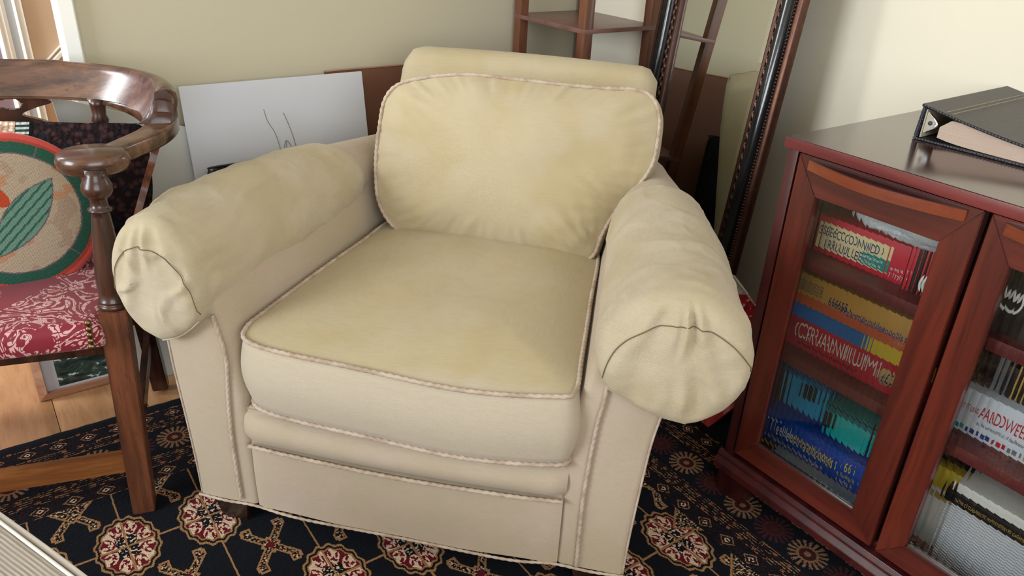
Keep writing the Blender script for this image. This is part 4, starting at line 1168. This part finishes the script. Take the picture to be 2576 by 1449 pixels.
lump('bag_body', (1.218, .452, S1), (1.37, .524, S1+.072), bag_mat('black_film', srgb(30, 30, 34)), r, 5, .006)
tube('white_logo', [Vector((1.216, .498, S1+.054)), Vector((1.214, .512, S1+.046)), Vector((1.214, .519, S1+.032)), Vector((1.214, .510, S1+.020)), Vector((1.215, .490, S1+.018))], .0042, ink['white'], r, .004)
# second shelf: two stacked game boxes
r, W, H = board_box('game_box', 'red game box with blue and yellow lid band and large white title, middle shelf', 1.235, .758, .462, S2, S2+.093, ink['red'])
label_(r, .0, .168, .063, .093, ink['blue'], 'blue_band'); label_(r, .168, .174, .063, .093, ink['yellow'], 'yellow_band'); label_(r, .174, .178, .063, .093, ink['blue'], 'blue_band'); label_(r, .178, W, .063, .093, ink['yellow'], 'yellow_band')
txt(r, 'CRANIUM', .028, .024, .046, ink['white'], .86); txt(r, 'the game for your whole brain', .040, .011, .010, ink['black'], 1.0)
for k in range(1):
    o = lathe('coin_logo', [(.0165, 0), (.0165, 1)], ink['coin'], r, (-.0014, -.222, .032), (-.0003, -.222, .032), 20)
    txt(r, '£', .216, .022, .030, ink['navy'], 1, .002)
r, W, H = board_box('game_box', 'tan and orange game box with dark lettering on top of the middle shelf stack', 1.232, .760, .464, S2+.0935, S2+.156, ink['tan'])
label_(r, 0, W, 0, .020, ink['orange'], 'orange_band'); txt(r, '665', .085, .022, .026, ink['navy'], 1.0); txt(r, 'Particuleools', .112, .018, .021, ink['dblue'], 1.15)
for k, z in enumerate((.046, .040, .034, .028)): txt(r, 'shuffle the cards and deal', .014, z, .0065, ink['grey'], .8)
for k, z in enumerate((.024, .017, .010)): txt(r, 'for 2 or more players', .225, z, .0065, ink['cream'], .9)
# bottom: clear tray, blue game box, two lidded tubs
clr = plain('clear_grey_plastic', srgb(132, 146, 152), .2, .6, .1, 30, .0005)
r = tag(empty('clear_tray', (0, 0, 0)), 'clear grey plastic tray at the front of the cabinet bottom', 'tray')
prism('tray_body', [(1.205, .700), (1.205, .462), (1.236, .462), (1.236, .700)], 2, S0, S0+.026, clr, r, .002); prism('tray_rim', [(1.203, .702), (1.203, .460), (1.238, .460), (1.238, .702)], 2, S0+.020, S0+.024, clr, r, .001)
r, W, H = board_box('game_box', 'blue game box with white and yellow title on the cabinet bottom', 1.245, .762, .520, S0+.004, S0+.090, ink['dblue']); r.location.z = S0
label_(r, .0, W, .002, .008, ink['yellow'], 'yellow_line')
txt(r, 'Tele', .018, .040, .042, ink['white'], .85); txt(r, 'strations', .075, .040, .042, ink['yellow'], .70); txt(r, 'the 6 player game of sketch and guess', .020, .022, .012, ink['white'], .72)
txt(r, '6', .196, .052, .032, ink['yellow'], 1.1); txt(r, 'PLAYER', .188, .036, .011, ink['yellow'], 1); txt(r, 'PACK', .192, .022, .011, ink['white'], 1)
def tub(name, label, x, y0, y1, z0, z1, mat, rim):
    r = tag(empty(name, (0, 0, 0)), label, 'tub'); d = .17
    hexa('tub_body', [(x+.006, y0+.006, z0), (x+d-.006, y0+.006, z0), (x+d-.006, y1-.006, z0), (x+.006, y1-.006, z0), (x, y0, z1), (x+d, y0, z1), (x+d, y1, z1), (x, y1, z1)], mat, r, .004)
    box('tub_lid', (x-.003, y0-.003, z1-.012), (x+d+.003, y1+.003, z1-.001), rim, r, .002)
    return r
cy_m = plain('cyan_plastic', srgb(30, 184, 240), .2, .6, .08); te_m = plain('teal_plastic', srgb(44, 190, 186), .2, .6, .08); ted = plain('dark_teal_plastic', srgb(12, 110, 120), .2, .6, .08)
cyd = plain('deep_cyan_plastic', srgb(0, 110, 170), .2, .6, .08)
r = tub('lidded_tub', 'cyan lidded plastic tub on the blue game box at the left', 1.275, .650, .752, S0+.0905, S0+.182, cy_m, cyd)
box('clip', (1.268, .672, S0+.136), (1.272, .700, S0+.168), ink['black'], r, .001)
r = tub('lidded_tub', 'teal lidded plastic tub on the blue game box at the right', 1.255, .535, .640, S0+.0905, S0+.165, te_m, ted)
box('clip', (1.248, .615, S0+.118), (1.252, .634, S0+.150), ink['black'], r, .001)
r = tag(empty('yellow_ruler', (0, 0, 0)), 'thin yellow strip standing at the right of the teal tub', 'ruler'); hexa('strip', [(1.225, .494, S0), (1.228, .494, S0), (1.228, .502, S0), (1.225, .502, S0), (1.240, .488, .30), (1.243, .488, .30), (1.243, .496, .30), (1.240, .496, .30)], ink['yellow'], r, .0004)
# right compartment
r, W, H = board_box('black_box', 'black box with large white script on the top shelf behind the right door', 1.225, .425, .180, S1, S1+.160, ink['black'])
tube('white_script', [Vector((-.0015, -y, z)) for y, z in ((.018, .078), (.022, .072), (.028, .060), (.034, .074), (.040, .058), (.046, .072), (.052, .056), (.040, .040), (.016, .048), (.012, .052))], .0030, ink['white'], r, .004)
tube('white_script', [Vector((-.0015, -y, z)) for y, z in ((.058, .072), (.066, .044), (.076, .060), (.090, .044), (.104, .070))], .0030, ink['white'], r, .004)
r, W, H = board_box('white_box', 'white box with red capital lettering on the middle shelf behind the right door', 1.245, .424, .150, S2, S2+.082, plain('white_card', srgb(224, 228, 236), .4, .4, .02))
txt(r, 'LET US', .006, .044, .014, ink['wred'], .8); txt(r, 'ADVENTURE', .044, .040, .032, ink['wred'], .85)
txt(r, 'the world of discovery', .046, .026, .010, ink['grey'], .9)
for k, (c_) in enumerate(('teal', 'navy', 'navy', 'wred', 'grey', 'gold')): label_(r, .012+k*.022, .026+k*.022, .006, .014, ink[c_], 'picture_patch')
bkc = ['black', 'black', 'grey', 'black', 'gold', 'black', 'white', 'black', 'black']
y = .422
for k, c_ in enumerate(bkc):
    tW = .016 if c_ in ('black', 'grey') else .007
    lab = {'black': 'dark spine of a book standing on the white box', 'grey': 'grey spine of a book standing on the white box', 'gold': 'gold spine of a book among the dark books', 'white': 'thin white spine of a book among the dark books'}[c_]
    r, W, H = board_box('book', lab, 1.265, y, y-tW, S2+.083, S2+.083+.055+.008*((k*7) % 3), ink[c_], .12, None, 'book')
    r['label'] = ('first', 'second', 'third', 'fourth', 'fifth', 'sixth', 'seventh', 'eighth', 'ninth')[k]+' from the left, '+lab; r['group'] = 'books on the white box'
    y -= tW+.0015
r = tag(empty('snack_box', (0, 0, 0)), 'yellow and white packet standing at the left of the bottom shelf behind the right door', 'packet')
for k in range(1):
    box('packet_body', (1.262, .372, S0+.0), (1.285, .424, S0+.165), ink['white'], r, .001); box('yellow_top', (1.2612, .3722, S0+.12), (1.2858, .4238, S0+.1655), ink['yellow'], r, .001); box('gold_band', (1.2615, .380, S0+.100), (1.263, .412, S0+.112), ink['gold'], r, 0)
r, W, H = board_box('black_box', 'black box with small gold lettering lying on the white stack at the bottom', 1.232, .385, .12, S0+.128, S0+.150, ink['black'])
txt(r, 'THE CLASSIC MYSTERY GAME', .020, .008, .009, ink['gold'], 1)
def corr_mat():
    m = Mat('stacked_white_paper', .7, .3); x, y, z = m.xyz(); s = ((z*1100).sin()*.5+.5); m.color(m.mix(s, srgb(186, 190, 200), srgb(232, 234, 238))); m.bump(s, .0015, .8); return m.m
r, W, H = board_box('paper_stack', 'thick stack of white paper at the bottom behind the right door', 1.240, .372, .12, S0, S0+.127, corr_mat(), cat='stack', lid=.99)
r, W, H = board_box('white_lid_box', 'thin white box lying on top of the black and gold box', 1.236, .372, .12, S0+.151, S0+.170, ink['white'], lid=.6)

# ------------------------------------------------------------------ ring binder on the cabinet
def leather(name, col):
    m = Mat(name, .38, .5); v = m.vec(); m.color(m.mix(m.noise(v, 60, 3), tuple(c*.7 for c in col), col)); m.bump(m.voro(v, 420, 'F1')+m.noise(v, 120, 3), .0008, .7); return m.m
lth = leather('black_leatherette', srgb(44, 42, 44)); navy_l = leather('navy_leatherette_edge', srgb(20, 26, 42)); silk = plain('beige_lining', srgb(176, 166, 140), .6)
page_m = Mat('page_edges', .8, .2); x, y, z = page_m.xyz(); page_m.color(page_m.mix(((z*3800+page_m.noise(page_m.vec((1, .3, 8)), 40, 2)*6).sin()*.5+.5), srgb(176, 154, 138), srgb(206, 184, 166))); page_m = page_m.m
bi = tag(empty('ring_binder', (1.36, .668, .8025)), 'thick black leatherette ring binder full of pages lying on the cabinet top', 'binder')
bi.rotation_euler = (0, 0, math.radians(1.5))
L_, W2 = .34, .30
box('back_cover', (-.004, -W2, .0), (L_, .004, .004), lth, bi, .0015)
hexa('spine', [(-.004, -.003, .004), (L_, -.003, .004), (L_, .004, .004), (-.004, .004, .004), (-.004, -.006, .060), (L_, -.006, .060), (L_, .001, .060), (-.004, .001, .060)], navy_l, bi, .0015)
secs = []
for k in range(21):
    t = k/20; y = .002-t*(W2+.002); z = .060-.038*t+.004*math.sin(PI*t*2)*0-.006*math.sin(PI*t)
    secs.append([(-.004, y, z-.0022), (-.006, y, z), (-.004, y, z+.0022), (L_, y, z+.0022), (L_+.002, y, z), (L_, y, z-.0022)])
cvr = loft('front_cover', secs, lth, bi, sharp=.7)
for off in (.040, .050): tube('tooled_line', [Vector((L_*.0-.002+.30*k/12, -off-.0, .0625-.038*off/W2-.0006)) for k in range(13)], .0005, silk, cvr, .02, sides=4)
# stitched edges
for zf in (lambda t: .003, lambda t: .060-.038*t-.006*math.sin(PI*t)):
    V = []; Fc = []
    for k in range(52):
        t = k/52; y = -.004-t*(W2-.008); b = len(V); zz = zf(t)
        for a, c_ in ((-.0016, 0), (0, .0014), (.0016, 0), (0, -.0014)): V.append((-.0062, y+a*1.3, zz+c_+a*.5))
        V.append((-.0078, y, zz))
        Fc += [(b, b+1, b+4), (b+1, b+2, b+4), (b+2, b+3, b+4), (b+3, b, b+4)]
    o = mesh('edge_stitching', V, Fc, plain('glossy_piping', srgb(90, 100, 116), .2, .6), bi, False); o['kind'] = 'stuff'
secs = []
for k in range(17):
    t = k/16; y = -.034-t*(W2-.040); top_z = (.060-.038*(-y/W2)-.006*math.sin(PI*-y/W2))-.0045; lo_z = .0045
    ins = .010*math.exp(-t*9); zt2 = lo_z+(top_z-lo_z)*min(1, .55+t*6)
    secs.append([(.002, y, lo_z+ins*.6), (.002, y, zt2), (L_-.004, y, zt2), (L_-.004, y, lo_z+ins*.6)])
loft('pages', secs, page_m, bi, sharp=.6)
box('spine_lining', (-.002, -.0085, .005), (L_-.01, -.0062, .054), silk, bi, .0005)
ch = plain('chrome', srgb(214, 214, 218), .12, .5, .05, 30, 0, Metallic=1.0)
V = [Vector((.002+0*k, -.012-.016*math.sin(PI*k/12), .016+.030*k/12)) for k in range(13)]
tube('ring', V, .0024, ch, bi, .003)
prism('ring_plate', [(-.011, .014), (-.019, .020), (-.026, .028), (-.026, .036), (-.018, .044), (-.011, .050), (-.009, .050), (-.009, .014)], 0, -.001, .002, ch, bi, .0006)
lathe('rivet', [(.004, 0), (.0035, .6), (.001, 1)], plain('dark_rivet', srgb(60, 60, 64), .3), bi, (-.0035, -.018, .032), (-.001, -.018, .032), 12)

# ------------------------------------------------------------------ corduroy footstool at the near left
def cord_mat():
    m = Mat('beige_corduroy', .9, .2); m.b.inputs['Sheen Weight'].default_value = .2; m.color(m.mix(m.noise(m.vec(), 9, 3), srgb(186, 176, 162), srgb(172, 162, 148))); m.bump(m.noise(m.vec(), 500, 2), .0004, .6); return m.m
cm_ = cord_mat(); cwh = plain('pale_edge_cord', srgb(226, 220, 212), .8)
fs = empty('corduroy_footstool', (0, 0, 0)); tag(fs, 'beige striped corduroy footstool at the near left edge of the rug', 'footstool')
e0, e1 = Vector((-.098, 1.03, .40)), Vector((.012, .770, .40)); ed_ = (e1-e0).normalized(); en = Vector((-ed_.y*-1, ed_.x*-1, 0)); en = Vector((-abs(ed_.y), -abs(ed_.x), 0)).normalized()
sd = Vector((-.03+.087, .837-.945, 0)).normalized(); sn = Vector((sd.y, -sd.x, 0)).normalized()
# ribbed top: parallel ridges
V = []; Fc = []; nu, nv = 330, 6; Lw, Wd = .42, .40
for i_ in range(nu+1):
    for j in range(nv+1):
        a = Lw*j/nv; b = Wd*i_/nu
        p = e0-ed_*.05+ed_*a+en*b
        ph = (p.dot(sn))*2*PI/.0050
        edge = min(b, Wd-b); drop = -.012*max(0, 1-edge/.018)**2
        V.append((p.x, p.y, .398+.0011*math.sin(ph)*(edge > .004)+drop))
for i_ in range(nu):
    for j in range(nv): Fc.append((i_*(nv+1)+j, (i_+1)*(nv+1)+j, (i_+1)*(nv+1)+j+1, i_*(nv+1)+j+1))
tp = mesh('ribbed_top', V, Fc, cm_, fs)
A0 = e0-ed_*.05; q = [A0, A0+ed_*Lw, A0+ed_*Lw+en*Wd, A0+en*Wd]
hexa('stool_body', [(p.x, p.y, .07) for p in q]+[(p.x, p.y, .388) for p in q], cm_, fs, .004)
tube('edge_cord', [Vector((p.x, p.y, .3895)) for p in (q[0], (q[0]+q[1])/2+Vector((.002, .002, 0)), q[1])], .004, cwh, fs, .01)
tube('edge_cord', [p+Vector((-.006, -.004, .395-.40+.002))+Vector((0, 0, 0)) if False else Vector((p.x-.007, p.y-.003, .3965)) for p in (q[0], (q[0]+q[1])/2, q[1])], .0026, cwh, fs, .01)
for p in (q[0]+(q[2]-q[0])*.12, q[1]+(q[3]-q[1])*.12, q[2]+(q[0]-q[2])*.12, q[3]+(q[1]-q[3])*.12):
    taper_leg('leg', p.x, p.y, .03, .04, .072, leg_dark, fs)
